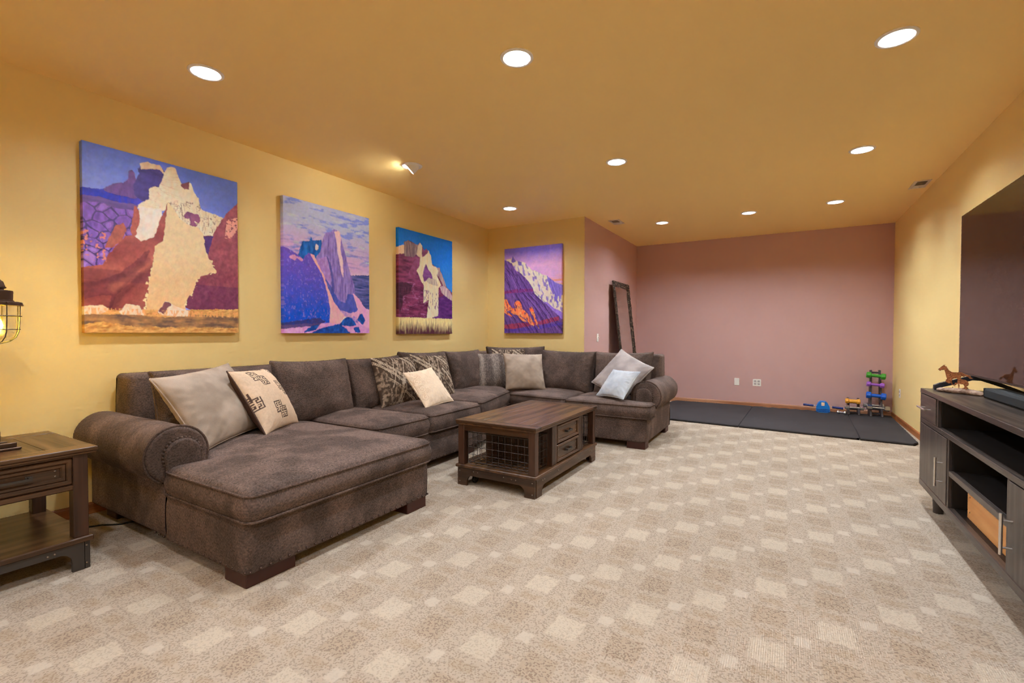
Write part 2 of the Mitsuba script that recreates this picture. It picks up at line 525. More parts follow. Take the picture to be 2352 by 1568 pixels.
base_run('baseboard_left', ((XL, YB), (XL, YN), (1, 0)), 'mat_oak_trim_y', 'reddish oak baseboard on the long yellow wall')
base_run('baseboard_corner', ((XL + 0.012, YN), (XN + 0.012, YN), (0, -1)), 'mat_oak_trim_x', 'oak baseboard behind the sofa corner')
base_run('baseboard_alcove', ((XN, YN), (XN, YF), (1, 0)), 'mat_oak_trim_y', 'oak baseboard behind the standing mirror')
base_run('baseboard_far', ((XN + 0.012, YF), (XR - 0.012, YF), (0, -1)), 'mat_oak_trim_x', 'pale oak baseboard along the mauve wall')
base_run('baseboard_right', ((XR, YB), (XR, YF), (-1, 0)), 'mat_oak_trim_y', 'oak baseboard on the wall by the console')
base_run('baseboard_back', ((XL + 0.012, YB), (XR - 0.012, YB), (0, 1)), 'mat_oak_trim_x', 'oak baseboard behind the camera')

# ---------------------------------------------------------------- recessed lights
CAN_LABELS = ['recessed ceiling light nearest the large canvas on the left', 'recessed ceiling light at the top centre of the picture', 'recessed ceiling light nearest the television, largest and brightest in view',
              'recessed ceiling light above the far half of the coffee table', 'recessed ceiling light above the far end of the media console', 'recessed ceiling light in front of the sofa corner wall',
              'leftmost recessed light of the row of three before the mauve wall', 'middle recessed light of the row of three before the mauve wall', 'rightmost recessed light of the row of three before the mauve wall',
              'recessed ceiling light over the open carpet beside the camera', 'recessed ceiling light over the near end of the media console', 'recessed ceiling light near the back wall on the sofa side', 'recessed ceiling light near the back wall on the television side']
trim = lathe([(0.075, 0.0), (0.094, 0.0), (0.094, -0.004), (0.090, -0.008), (0.079, -0.009), (0.075, -0.006), (0.075, 0.0)], 40)
cone = lathe([(0.0770, -0.006), (0.0770, 0.004), (0.0712, 0.034), (0.0732, 0.034), (0.0785, 0.006), (0.0785, -0.006), (0.0770, -0.006)], 40)
disc = trimesh.creation.cylinder(radius=0.0715, height=0.003, sections=40)
disc.apply_translation([0, 0, 0.035])
lid = trimesh.creation.cylinder(radius=0.0785, height=0.02, sections=24)
lid.apply_translation([0, 0, 0.052])
for i, (x, y) in enumerate(CAN_SPOTS):
    t = thing('recessed_light', CAN_LABELS[i], 'ceiling light', 'recessed ceiling lights')
    at = T().translate([x, y, H])
    if i == 0:
        CAN = {'trim_ring': mikit.ply(trim, 'mat_white_enamel', smooth=40), 'reflector': mikit.ply(cone, 'mat_white_enamel', smooth=40), 'housing': mikit.ply(lid, 'mat_white_enamel'),
               'lamp': {**mikit.ply(disc, 'mat_white_enamel'), 'emitter': {'type': 'area', 'radiance': rgb(CAN_RADIANCE)}}}
    for part, d in CAN.items():
        scene[f'{t}__{part}'] = {**d, 'to_world': at}

# the adjustable eyeball light, turned towards the canvases
t = thing('eyeball_light', 'white adjustable eyeball light tilted towards the wall above the canvases', 'ceiling light')
ex, ey = EYEBALL
add('trim_ring', lathe([(0.055, 0.0), (0.095, 0.0), (0.095, -0.004), (0.090, -0.009), (0.058, -0.011), (0.055, 0.0)], 40, (ex, ey, H)), 'mat_white_enamel', 40, t)
R = Rotation.align_vectors([[-0.62, -0.38, -0.68]], [[0, 0, -1]])[0].as_matrix()
shell = lathe([(0.0, 0.062), (0.03, 0.058), (0.05, 0.04), (0.0565, 0.0), (0.0565, -0.035), (0.053, -0.035), (0.050, -0.012), (0.0, -0.010)], 36)
add('eyeball', placed(shell, R, (ex, ey, H - 0.012)), 'mat_white_enamel', 40, t)
dsc = trimesh.creation.cylinder(radius=0.049, height=0.003, sections=30)
dsc.apply_translation([0, 0, -0.0325])
k = add('lamp', placed(dsc, R, (ex, ey, H - 0.012)), 'mat_white_enamel', False, t)
scene[k]['emitter'] = {'type': 'area', 'radiance': rgb(EYEBALL_RADIANCE)}

# ---------------------------------------------------------------- registers, plates


def register(label, x0, x1, y0, y1, lengthwise):
    t = thing('ceiling_vent', label, 'vent', 'ceiling vents')
    out, inn = shapely.box(x0, y0, x1, y1), shapely.box(x0 + 0.028, y0 + 0.028, x1 - 0.028, y1 - 0.028)
    m = trimesh.creation.extrude_polygon(out.difference(inn), 0.006, engine='earcut')
    m.apply_translation([0, 0, H - 0.006])
    add('frame', m, 'mat_vent_metal', parent=t)
    add('backing', slab(x0 + 0.028, x1 - 0.028, y0 + 0.028, y1 - 0.028, H - 0.0012, H - 0.0002), 'mat_drawer_black', parent=t)
    n = 7
    for i in range(n):
        y = y0 + 0.04 + (y1 - y0 - 0.08) * i / (n - 1)
        s = slab(x0 + 0.028, x1 - 0.028, -0.010, 0.010, -0.0008, 0.0008)
        ang = 35 if i < n // 2 + 1 else -35
        add('slat', placed(s, Rotation.from_euler('x', ang, degrees=True).as_matrix(), (0, y, H - 0.0075)), 'mat_vent_metal', parent=t)
    add('lever', slab((x0 + x1) / 2 + 0.01, (x0 + x1) / 2 + 0.02, y1 - 0.075, y1 - 0.05, H - 0.018, H - 0.006), 'mat_vent_metal', parent=t)


register('pale ceiling vent by the yellow wall corner', -2.163, -2.013, 6.29, 6.565, False)
register('pale ceiling vent close to the right wall, above the television end', 1.098, 1.236, 6.24, 6.54, False)


def wall_plate(name, label, category, c, w, h, normal, sockets, group=None):
    """c: centre on the wall, normal: '-y' or '+x' or '-x'."""
    R = {'-y': np.eye(3), '+x': Rotation.from_euler('z', 90, degrees=True).as_matrix(), '-x': Rotation.from_euler('z', -90, degrees=True).as_matrix()}[normal]
    t = thing(name, label, category, group)
    add('plate', placed(box(-w / 2, w / 2, -0.006, 0, -h / 2, h / 2, 0.003), R, c), 'mat_white_plastic', parent=t)
    for sx, sz in sockets:
        face = puff(Polygon([(-0.016, -0.013), (0.016, -0.013), (0.016, 0.013), (-0.016, 0.013)]).buffer(0.002), 0, 0.003, 0.001, res=0.01)
        face.vertices = np.c_[face.vertices[:, 0], -face.vertices[:, 2], face.vertices[:, 1]]
        face.apply_translation([sx, -0.006, sz])
        s = add('socket', placed(face, R, c), 'mat_plate_shadow', 30, t)
        for dx in (-0.006, 0.006):
            add('slot', placed(slab(sx + dx - 0.0015, sx + dx + 0.0015, -0.0098, -0.0088, sz - 0.003, sz + 0.005), R, c), 'mat_socket_dark', parent=s)
    return t, R


wall_plate('blank_plate', 'blank white plate on the mauve wall, left of the outlets', 'wall plate', (-0.71, YF, 0.394), 0.075, 0.118, '-y', [])
wall_plate('wall_outlet', 'white double-width outlet on the mauve wall', 'outlet', (-0.419, YF, 0.394), 0.118, 0.112, '-y', [(-0.025, 0.022), (0.025, 0.022), (-0.025, -0.022), (0.025, -0.022)])
wall_plate('wall_outlet', 'white outlet low on the yellow wall beside the dumbbell rack', 'outlet', (XR, 7.894, 0.394), 0.072, 0.116, '-x', [(0, 0.022), (0, -0.022)])
t, R = wall_plate('light_switch', 'white light switch on the mauve side wall left of the mirror', 'light switch', (XN, 6.426, 1.114), 0.075, 0.116, '+x', [])
add('toggle', placed(box(-0.005, 0.005, -0.026, -0.004, -0.004, 0.012, 0.002), R, (XN, 6.426, 1.114)), 'mat_white_plastic', parent=t)
add('screw', placed(cat(ball((0, -0.006, 0.038), 0.004, 1), ball((0, -0.006, -0.038), 0.004, 1)), R, (XN, 6.426, 1.114)), 'mat_plate_shadow', True, t)

# ---------------------------------------------------------------- the sectional
SOFA = thing('sectional_sofa', 'long brown chenille sectional sofa with chaise and rolled arms wrapping the room corner', 'sofa')
CH = 'mat_chenille'


def sofa_part(name, m, smooth=45, bsdf=CH, parent=SOFA, **kw):
    return add(name, m, bsdf, smooth, parent, **kw)


# upholstered bases, one per section
BASES = [rounded([(-2.874, 1.203), (-2.108, 1.203), (-2.108, 2.452), (-2.874, 2.452)], 0.02), rounded([(-3.86, 2.454), (-2.655, 2.454), (-2.655, 3.86), (-3.86, 3.86)], 0.02),
         rounded([(-3.86, 3.862), (-2.655, 3.862), (-2.90, 4.84), (-2.10, 4.76), (-2.10, 5.86), (-3.86, 5.86)], 0.02), rounded([(-2.098, 4.735), (-1.222, 4.735), (-1.222, 5.86), (-2.098, 5.86)], 0.02)]
for i, b in enumerate(BASES):
    sofa_part('base', puff(b, 0.070, 0.312, 0.010, res=0.08, wrinkle=0.0, bulge=0.004, seed=i))
sofa_part('base', puff(rounded([(-3.80, 1.235), (-3.02, 1.235), (-3.02, 2.45), (-3.80, 2.45)], 0.02), 0.075, 0.312, 0.012, res=0.1))

# back frames
sofa_part('backrest', puff(rounded([(-3.885, 1.345), (-3.66, 1.345), (-3.66, 3.90), (-3.885, 3.90)], 0.03), 0.09, 0.905, 0.03, 0.008, res=0.08, bulge=0.006))
sofa_part('backrest', puff(rounded([(-3.885, 3.902), (-3.66, 3.902), (-3.66, 5.40), (-3.40, 5.66), (-2.08, 5.66), (-2.08, 5.885), (-3.885, 5.885)], 0.03), 0.09, 0.915, 0.03, 0.008, res=0.08))
sofa_part('backrest', puff(rounded([(-2.078, 5.66), (-1.290, 5.66), (-1.290, 5.885), (-2.078, 5.885)], 0.03), 0.09, 0.925, 0.03, 0.008, res=0.08, bulge=0.006))


# rolled arms: the profile lies across the arm and is run along it
def arm(profile, length, front, mirror):
    """profile in (across, up); the arm runs from its front face back. Returns mesh in local (along = away from the front)."""
    m = puff(profile, 0, length, 0.016, 0.006, res=0.04, reach=0.06, wrinkle=0.0)
    v = m.vertices.copy()
    return v, m.faces


circle = Point(0.065, 0.512).buffer(0.155, quad_segs=24)
prof = circle.union(shapely.box(0.0, 0.078, 0.215, 0.52)).buffer(0.012).buffer(-0.024).buffer(0.012)
scroll = Point(0.083, 0.512).buffer(0.092, quad_segs=24).union(shapely.box(-0.002, 0.30, 0.175, 0.50)).intersection(shapely.box(-0.02, 0.30, 0.2, 0.7)).buffer(-0.02).buffer(0.02)


def arm_to_world(v, side):
    """local (across outward-to-inward, up, along from the back to the front)"""
    a, u, s = v[:, 0], v[:, 1], v[:, 2]
    if side == 'left':
        return np.c_[-3.86 + s, 1.207 + a, u]
    return np.c_[-1.222 - a, 5.86 - s, u]


for side, length in (('left', 0.99), ('right', 0.885)):
    m = puff(prof, 0, length, 0.018, 0.004, res=0.035, reach=0.05)
    # a little slack in the roll
    v = m.vertices
    q = np.c_[v[:, 0] * 6, v[:, 1] * 6, v[:, 2] * 3]
    d = (meshkit.fbm(q, 3, 5) - 0.5) * 0.010
    out = v[:, :2] - np.array([0.065, 0.512])
    out /= np.maximum(np.linalg.norm(out, axis=1, keepdims=True), 1e-6)
    w = np.clip((v[:, 1] - 0.40) / 0.05, 0, 1)[:, None]
    v[:, :2] += out * d[:, None] * w
    m2 = mesh(arm_to_world(v, side), m.faces)
    m2 = outward(m2)
    a = sofa_part('arm', m2)
    arc = [(0.065 + 0.158 * math.cos(t), 0.512 + 0.158 * math.sin(t), length - 0.012) for t in np.linspace(math.radians(-38), math.radians(236), 60)]
    m2 = mesh(arm_to_world(np.array(arc), side), np.zeros((0, 3), int))
    sofa_part('welt', tube(m2.vertices, 0.006, 7), 40, 'mat_welt', a)
    pan = puff(scroll, length - 0.004, length + 0.022, 0.014, 0.006, res=0.02, reach=0.05)
    m2 = mesh(arm_to_world(pan.vertices, side), pan.faces)
    m2 = outward(m2)
    s = sofa_part('scroll_panel', m2, 45, CH, a)
    pts = [(0.083 + 0.094 * math.cos(t), 0.512 + 0.094 * math.sin(t), length + 0.006) for t in np.linspace(math.radians(5), math.radians(205), 17)]
    pts = arm_to_world(np.array(pts), side)
    sofa_part('scroll_nail', cat(*[ball(p, 0.0085, 1) for p in pts]), True, 'mat_welt', a, kind='stuff')

# seat cushions (plans) with welts round the top and bottom edges
SEATS = [
    ('chaise', [(-3.60, 1.425), (-2.868, 1.425), (-2.868, 1.197), (-2.075, 1.197), (-2.075, 2.462), (-3.60, 2.462)], 0.302, 0.452, 0.032, 0.050),
    ('seat', [(-3.60, 2.468), (-2.615, 2.468), (-2.615, 3.075), (-3.60, 3.075)], 0.315, 0.475, 0.030, 0.045),
    ('seat', [(-3.60, 3.081), (-2.615, 3.081), (-2.615, 3.845), (-3.60, 3.845)], 0.315, 0.480, 0.030, 0.045),
    ('wedge', [(-3.60, 3.851), (-2.615, 3.851), (-2.870, 4.815), (-3.40, 5.40), (-3.60, 5.40)], 0.320, 0.492, 0.030, 0.035),
    ('wedge', [(-2.864, 4.808), (-2.115, 4.725), (-2.115, 5.64), (-3.30, 5.64), (-3.38, 5.40)], 0.315, 0.462, 0.030, 0.035),
    ('seat', [(-2.108, 4.712), (-1.180, 4.712), (-1.180, 4.965), (-1.432, 4.965), (-1.432, 5.64), (-2.108, 5.64)], 0.305, 0.455, 0.028, 0.035),
]
for i, (kind, pl, z0, z1, r, crown) in enumerate(SEATS):
    poly = rounded(pl, 0.05)
    m = puff(poly, z0, z1, r, crown, res=0.045, bulge=0.014, reach=0.30, wrinkle=0.010, wfreq=5.0, seed=11 + i)
    c = sofa_part('chaise_cushion' if kind == 'chaise' else 'seat_cushion', m, 60)
    sofa_part('welt', cat(welt(poly, z1 - r * 0.45, 0.0065, 0.0), welt(poly, z0 + r * 0.45, 0.0065, 0.0)), 40, 'mat_welt', c)

# loose back cushions: (left-right centre, width, height, thickness, yaw, tilt, roll)
BACKS = [
    ((-3.46, 1.80, 0.685), 0.82, 0.50, 0.26, 90, -12, 0), ((-3.46, 2.565, 0.69), 0.73, 0.53, 0.27, 90, -12, 1), ((-3.46, 3.265, 0.69), 0.70, 0.51, 0.26, 90, -12, -1),
    ((-3.46, 3.985, 0.70), 0.76, 0.55, 0.27, 90, -12, 1.5), ((-3.46, 4.72, 0.70), 0.73, 0.53, 0.27, 90, -12, 0),
    ((-3.13, 5.42, 0.715), 0.80, 0.57, 0.26, 40, -10, 0), ((-2.41, 5.45, 0.69), 0.74, 0.54, 0.27, 0, -12, 1), ((-1.685, 5.45, 0.685), 0.70, 0.55, 0.27, 0, -12, -1),
]
for i, (c, w, h, t, yaw, tilt, roll) in enumerate(BACKS):
    m, uv, loop = pillow_mesh(w, h, t, 44, bow=0.06, power=0.36, box_=3.0, wrinkle=0.014, seed=20 + i, sag=0.10)
    Rm = pose(yaw, tilt, roll)
    b = sofa_part('back_cushion', placed(m, Rm, c), True)
    sofa_part('welt', placed(tube(loop[::2], 0.005, 6, closed=True), Rm, c), 40, 'mat_welt', b)

# block feet and the rows of upholstery nails above them
FEET = [(-2.315, -2.135, 1.217, 1.47), (-2.30, -2.118, 2.26, 2.44), (-2.80, -2.68, 2.52, 2.66), (-2.80, -2.68, 3.68, 3.82), (-3.78, -3.64, 1.26, 1.42),
        (-1.42, -1.232, 4.745, 4.88), (-1.36, -1.238, 5.69, 5.84), (-2.06, -1.93, 4.77, 4.9), (-2.96, -2.82, 4.90, 5.02), (-3.8, -3.68, 5.6, 5.8)]
for x0, x1, y0, y1 in FEET:
    sofa_part('foot', box(x0, x1, y0, y1, 0.0, 0.082, 0.004), False, 'mat_foot_wood')


def nail_row(a, b, z, n):
    return [np.array([a[0] + (b[0] - a[0]) * k / (n - 1), a[1] + (b[1] - a[1]) * k / (n - 1), z]) for k in range(n)]


rows = nail_row((-2.108 + 0.004, 1.22), (-2.108 + 0.004, 2.44), 0.086, 26) + nail_row((-2.98, 1.207 - 0.004), (-2.12, 1.207 - 0.004), 0.086, 18) + nail_row((-2.65, 2.5), (-2.65, 3.84), 0.086, 28)
rows += nail_row((-2.08, 4.731), (-1.235, 4.731), 0.086, 20)
sofa_part('nail_trim', cat(*[ball(p, 0.0065, 1) for p in rows]), True, 'mat_brown_nail', kind='stuff')

# ---------------------------------------------------------------- throw pillows
Q = 'throw pillow'


def throw(label, c, w, h, t, ypr, bsdf, n=48, seed=0, color=None, welt_bsdf=None, bow=0.07, group=None, **kw):
    m, uv, loop = pillow_mesh(w, h, t, n, bow=bow, seed=seed, **kw)
    Rm = pose(*ypr)
    k = thing('throw_pillow', label, Q, group)
    col = color(uv, n) if color else None
    add('cover', placed(m, Rm, c), bsdf, True, k, uv=uv, color=col)
    if welt_bsdf:
        add('piping', placed(tube(loop[::2], 0.0055, 6, closed=True), Rm, c), welt_bsdf, 40, k)
    return k


# a stepped meander block as woven on the cream pillow: a diamond of three by three fret squares
TILE = ["#####", "#...#", "#.###", "#.#..", "#.###"]
GA = np.zeros((17, 17), int)
for _c, _r, _flip in ((0, 0, 0), (1, 0, 1), (0, 1, 1), (1, 1, 0), (2, 1, 1), (1, 2, 0), (2, 2, 1)):
    for _i in range(5):
        for _j in range(5):
            if TILE[4 - _i if _flip else _i][4 - _j if _flip else _j] == '#':
                GA[6 * _r + _i, 6 * _c + _j] = 1
GA[5, 0] = GA[5, 10] = GA[11, 6] = GA[11, 16] = GA[0, 5] = GA[10, 5] = GA[6, 11] = GA[16, 11] = 1


def key_print(uv, n):
    """Cream cloth with brown stepped-fret motifs; brown velvet on the back."""
    N = n * n
    u, v = uv[:N, 0], 1 - uv[:N, 1]
    base = np.array(srgb(204, 178, 150))[None] * (0.93 + 0.14 * meshkit.noise(np.c_[u * 60, v * 60, u * 0], 1))[:, None]
    ink = np.array(srgb(82, 64, 56))
    for cx, cy in [(0.34, 0.20), (0.76, 0.42), (0.42, 0.76), (0.96, 0.08), (1.02, 0.72), (-0.02, 0.52), (0.58, -0.10)]:
        s = 0.27
        a, b = (u - cx) / s + 0.5, (v - cy) / s + 0.5
        ok = (a >= 0) & (a < 1) & (b >= 0) & (b < 1)
        gi, gj = np.clip((b * 17).astype(int), 0, 16), np.clip((a * 17).astype(int), 0, 16)
        on = ok & (GA[gi, gj] == 1)
        base[on] = ink
    back = np.array(srgb(70, 52, 44))[None] * np.ones((N, 1))
    return np.vstack([base, back])


def seg_d(u, v, a, b):
    a, b = np.array(a), np.array(b)
    p = np.stack([u, v], -1) - a
    t = np.clip((p @ (b - a)) / ((b - a) @ (b - a)), 0, 1)
    return np.linalg.norm(p - t[:, None] * (b - a), axis=1), t * np.linalg.norm(b - a)


TRIBE = [((-0.02, 0.10), (0.52, 0.58), 2), ((0.02, 0.02), (0.60, 0.52), 2), ((0.42, -0.02), (0.30, 0.34), 1), ((0.46, 0.0), (0.42, 0.30), 1), ((0.62, 0.10), (0.44, 0.62), 1), ((0.52, 0.50), (0.32, 0.98), 2),
         ((0.54, 0.54), (0.92, 0.92), 1), ((0.36, 0.32), (0.22, 0.66), 1), ((0.18, 0.46), (0.48, 0.70), 1), ((0.62, 0.02), (1.02, 0.40), 2), ((0.70, -0.02), (1.02, 0.28), 1), ((0.48, 0.76), (0.74, 0.96), 2),
         ((0.48, 0.76), (0.38, 1.0), 1), ((0.66, 0.38), (0.98, 0.78), 2), ((0.70, 0.32), (1.0, 0.62), 1)]


def tribal_print(uv, n):
    """Brown heathered knit with cream chain-stitched zigzags, the same lines on both sides."""
    N = n * n
    u, v = uv[:, 0], 1 - uv[:, 1]
    nz = meshkit.fbm(np.c_[u * 34, v * 22, u * 0 + 4], 2, 3)
    col = np.array(srgb(74, 60, 50))[None] * (1 - np.clip((nz - 0.45) * 3.2, 0, 1))[:, None] + np.array(srgb(150, 132, 114))[None] * np.clip((nz - 0.45) * 3.2, 0, 1)[:, None]
    cream = np.array(srgb(196, 180, 160))
    for a, b, w in TRIBE:
        d, s = seg_d(u, v, a, b)
        if w == 2:
            on = (np.abs(d - 0.016) < 0.005) | ((d < 0.014) & (np.mod(s, 0.028) < 0.009))
        else:
            on = d < 0.0055
        col[on] = cream
    return col


def scroll_print(uv, n):
    """Cream cotton with faint tan scrollwork down the left third."""
    u, v = uv[:, 0], 1 - uv[:, 1]
    col = np.array(srgb(226, 205, 178))[None] * (0.95 + 0.1 * meshkit.noise(np.c_[u * 30, v * 30, u * 0], 2))[:, None]
    ink = np.array(srgb(190, 158, 128))
    for k, (cx, cy, r) in enumerate([(0.13, 0.14, 0.10), (0.22, 0.22, 0.07), (0.10, 0.34, 0.09), (0.24, 0.40, 0.06), (0.12, 0.54, 0.10), (0.22, 0.64, 0.07), (0.10, 0.76, 0.09), (0.20, 0.86, 0.06)]):
        rr, th = np.hypot(u - cx, v - cy), np.arctan2(v - cy, u - cx)
        sp = np.mod(rr - r * 0.09 * (th + math.pi) + k, r * 0.5)
        on = (rr < r) & (sp < 0.010)
        col[on] = col[on] * 0.4 + ink * 0.6
    return col


throw('large plain tan pillow leaning against the left arm of the sofa, on the chaise', (-3.24, 1.66, 0.712), 0.66, 0.53, 0.21, (112, -34, -5), 'mat_tan_velvet', 64, 1, welt_bsdf='mat_tan_velvet', wrinkle=0.009)
throw('cream pillow with dark brown stepped fret motifs and a brown velvet back', (-3.250, 2.005, 0.70), 0.53, 0.50, 0.20, (124, -31, 2), 'mat_printed_cloth', 150, 2, color=key_print, welt_bsdf='mat_brown_backing')
throw('brown pillow with cream zigzag stitching, left one of the pair on the long seat', (-3.27, 3.36, 0.71), 0.51, 0.50, 0.20, (83, -20, 0), 'mat_printed_cloth', 140, 3, color=tribal_print, group='brown zigzag pillows on the sofa')
throw('brown pillow with cream zigzag stitching, half hidden behind the small cream pillow', (-3.27, 3.89, 0.715), 0.50, 0.50, 0.19, (82, -24, 3), 'mat_printed_cloth', 140, 4, color=tribal_print, group='brown zigzag pillows on the sofa')
throw('small cream pillow with faint tan scrollwork, in front of the two zigzag pillows', (-2.93, 3.42, 0.665), 0.39, 0.41, 0.13, (86, -40, -5), 'mat_printed_cloth', 110, 5, color=scroll_print, welt_bsdf='mat_cream_cotton', wrinkle=0.009)
throw('grey striped furry pillow in the sofa corner, left of the plain tan pillow', (-3.26, 5.02, 0.70), 0.48, 0.48, 0.18, (51, -22, 0), 'mat_striped_fur', 56, 6)
throw('plain tan pillow in the sofa corner, right of the grey striped pillow', (-2.80, 5.05, 0.705), 0.51, 0.49, 0.20, (44, -28, 2), 'mat_tan_velvet', 60, 7, wrinkle=0.008)
throw('brown zigzag pillow tucked in the sofa corner, only its top edge showing', (-3.13, 5.25, 0.76), 0.46, 0.44, 0.12, (46, -14, 0), 'mat_printed_cloth', 120, 8, color=tribal_print, group='brown zigzag pillows on the sofa')
throw('large pale grey pillow tipped on one corner beside the right arm of the sofa', (-1.62, 5.20, 0.705), 0.53, 0.53, 0.19, (-12, -36, 26), 'mat_grey_beige_velvet', 60, 9, welt_bsdf='mat_grey_beige_velvet', wrinkle=0.008)
throw('small pale blue-grey satin pillow in front of the large pale grey one', (-1.575, 4.93, 0.635), 0.385, 0.375, 0.13, (-25, -44, 0), 'mat_pale_satin', 60, 10, welt_bsdf='mat_pale_satin', wrinkle=0.009)

# outlines of the painted shapes (u to the right, v down, both 0 to 1) and of the two metal horses
BUTTE = {
    'ridge': [(-0.006, 0.249), (0.044, 0.243), (0.117, 0.238), (0.210, 0.234), (0.291, 0.241), (0.342, 0.247), (0.359, 0.275), (0.276, 0.283), (0.141, 0.286), (-0.005, 0.297)],
    'farspire': [(0.117, 0.235), (0.151, 0.201), (0.233, 0.174), (0.253, 0.144), (0.255, 0.108), (0.266, 0.096), (0.278, 0.104), (0.286, 0.140), (0.290, 0.178), (0.291, 0.241), (0.226, 0.242)],
    'tower': [(0.282, 0.180), (0.294, 0.146), (0.318, 0.101), (0.312, 0.075), (0.330, 0.060), (0.399, 0.043), (0.448, 0.039), (0.463, 0.058), (0.469, 0.090), (0.445, 0.136), (0.427, 0.165), (0.392, 0.188), (0.376, 0.240), (0.325, 0.246), (0.291, 0.225)],
    'towercap': [(0.326, 0.047), (0.364, 0.024), (0.390, 0.034), (0.443, 0.032), (0.462, 0.063), (0.443, 0.045), (0.390, 0.051), (0.329, 0.067)],
    'peak': [(0.475, 0.055), (0.493, 0.030), (0.535, 0.018), (0.549, 0.046), (0.574, 0.099), (0.583, 0.107), (0.622, 0.113), (0.632, 0.083), (0.647, 0.088), (0.662, 0.132), (0.698, 0.168), (0.709, 0.226), (0.735, 0.239), (0.798, 0.246), (0.885, 0.262), (0.842, 0.328), (0.800, 0.392), (0.748, 0.395), (0.716, 0.365), (0.676, 0.349), (0.607, 0.339), (0.539, 0.283), (0.501, 0.248), (0.447, 0.283), (0.360, 0.291), (0.288, 0.293), (0.325, 0.266), (0.376, 0.240), (0.379, 0.183), (0.401, 0.161), (0.436, 0.159), (0.458, 0.117), (0.466, 0.090)],
    'peakshade': [(0.596, 0.302), (0.615, 0.269), (0.695, 0.273), (0.705, 0.306), (0.676, 0.345), (0.616, 0.333)],
    'notch': [(0.583, 0.107), (0.622, 0.089), (0.632, 0.083), (0.627, 0.122), (0.603, 0.123)],
    'rocks': [(-0.012, 0.295), (0.081, 0.283), (0.196, 0.299), (0.292, 0.292), (0.293, 0.335), (0.261, 0.380), (0.262, 0.457), (0.222, 0.478), (0.184, 0.529), (0.124, 0.619), (0.109, 0.640), (0.051, 0.655), (-0.009, 0.661)],
    'rocktop': [(-0.012, 0.291), (0.081, 0.282), (0.195, 0.291), (0.296, 0.283), (0.292, 0.304), (0.180, 0.313), (0.074, 0.300), (-0.012, 0.317)],
    'redrock': [(0.182, 0.416), (0.213, 0.399), (0.230, 0.439), (0.199, 0.489), (0.153, 0.533), (0.115, 0.538), (0.137, 0.498)],
    'redside': [(0.288, 0.293), (0.318, 0.331), (0.320, 0.378), (0.295, 0.445), (0.270, 0.464), (0.262, 0.434), (0.277, 0.346)],
    'slab': [(0.313, 0.296), (0.447, 0.283), (0.439, 0.342), (0.418, 0.426), (0.362, 0.462), (0.312, 0.489), (0.273, 0.492), (0.295, 0.445), (0.319, 0.378)],
    'mound': [(-0.009, 0.663), (0.102, 0.640), (0.161, 0.548), (0.230, 0.470), (0.279, 0.461), (0.316, 0.489), (0.397, 0.454), (0.421, 0.427), (0.439, 0.350), (0.496, 0.239), (0.494, 0.266), (0.481, 0.335), (0.470, 0.443), (0.450, 0.479), (0.407, 0.509), (0.399, 0.598), (0.375, 0.681), (0.360, 0.801), (0.353, 0.897), (-0.005, 0.907)],
    'moundshade': [(0.003, 0.748), (0.089, 0.727), (0.202, 0.672), (0.297, 0.593), (0.364, 0.530), (0.331, 0.613), (0.234, 0.716), (0.165, 0.796), (0.129, 0.888), (0.150, 0.797), (0.090, 0.793), (0.004, 0.820)],
    'bright': [(0.496, 0.241), (0.520, 0.262), (0.568, 0.320), (0.616, 0.346), (0.696, 0.351), (0.732, 0.397), (0.738, 0.458), (0.760, 0.525), (0.803, 0.583), (0.823, 0.603), (0.762, 0.622), (0.681, 0.655), (0.662, 0.717), (0.623, 0.770), (0.586, 0.831), (0.606, 0.889), (0.493, 0.893), (0.348, 0.897), (0.360, 0.801), (0.376, 0.680), (0.399, 0.590), (0.411, 0.500), (0.464, 0.461), (0.480, 0.335)],
    'rightmass': [(1.020, 0.132), (0.929, 0.213), (0.853, 0.308), (0.800, 0.388), (0.737, 0.398), (0.742, 0.475), (0.779, 0.550), (0.823, 0.603), (0.681, 0.655), (0.662, 0.725), (0.581, 0.835), (0.644, 0.854), (1.030, 0.859)],
    'gully': [(0.737, 0.401), (0.800, 0.389), (0.770, 0.471), (0.765, 0.498), (0.742, 0.475)],
    'pink': [(0.918, 0.270), (0.998, 0.243), (0.999, 0.303), (0.942, 0.372), (0.903, 0.377)],
    'field': [(-0.016, 0.889), (1.030, 0.849), (1.033, 1.017), (-0.014, 1.014)],
    'fielddark': [(-0.016, 0.911), (0.286, 0.902), (0.458, 0.918), (0.645, 0.892), (1.031, 0.905), (1.032, 0.961), (0.646, 0.961), (0.287, 0.961), (0.092, 0.933), (-0.015, 0.950)],
    'stone1': [(-0.016, 0.870), (0.091, 0.854), (0.121, 0.873), (0.084, 0.893), (-0.016, 0.900)],
    'stone2': [(0.194, 0.882), (0.229, 0.845), (0.302, 0.850), (0.331, 0.891), (0.206, 0.895)],
    'stone3': [(0.421, 0.878), (0.469, 0.816), (0.501, 0.835), (0.539, 0.850), (0.625, 0.872), (0.606, 0.894), (0.448, 0.892)],
    'stone3s': [(0.428, 0.870), (0.469, 0.818), (0.497, 0.835), (0.470, 0.852), (0.457, 0.885)],
}
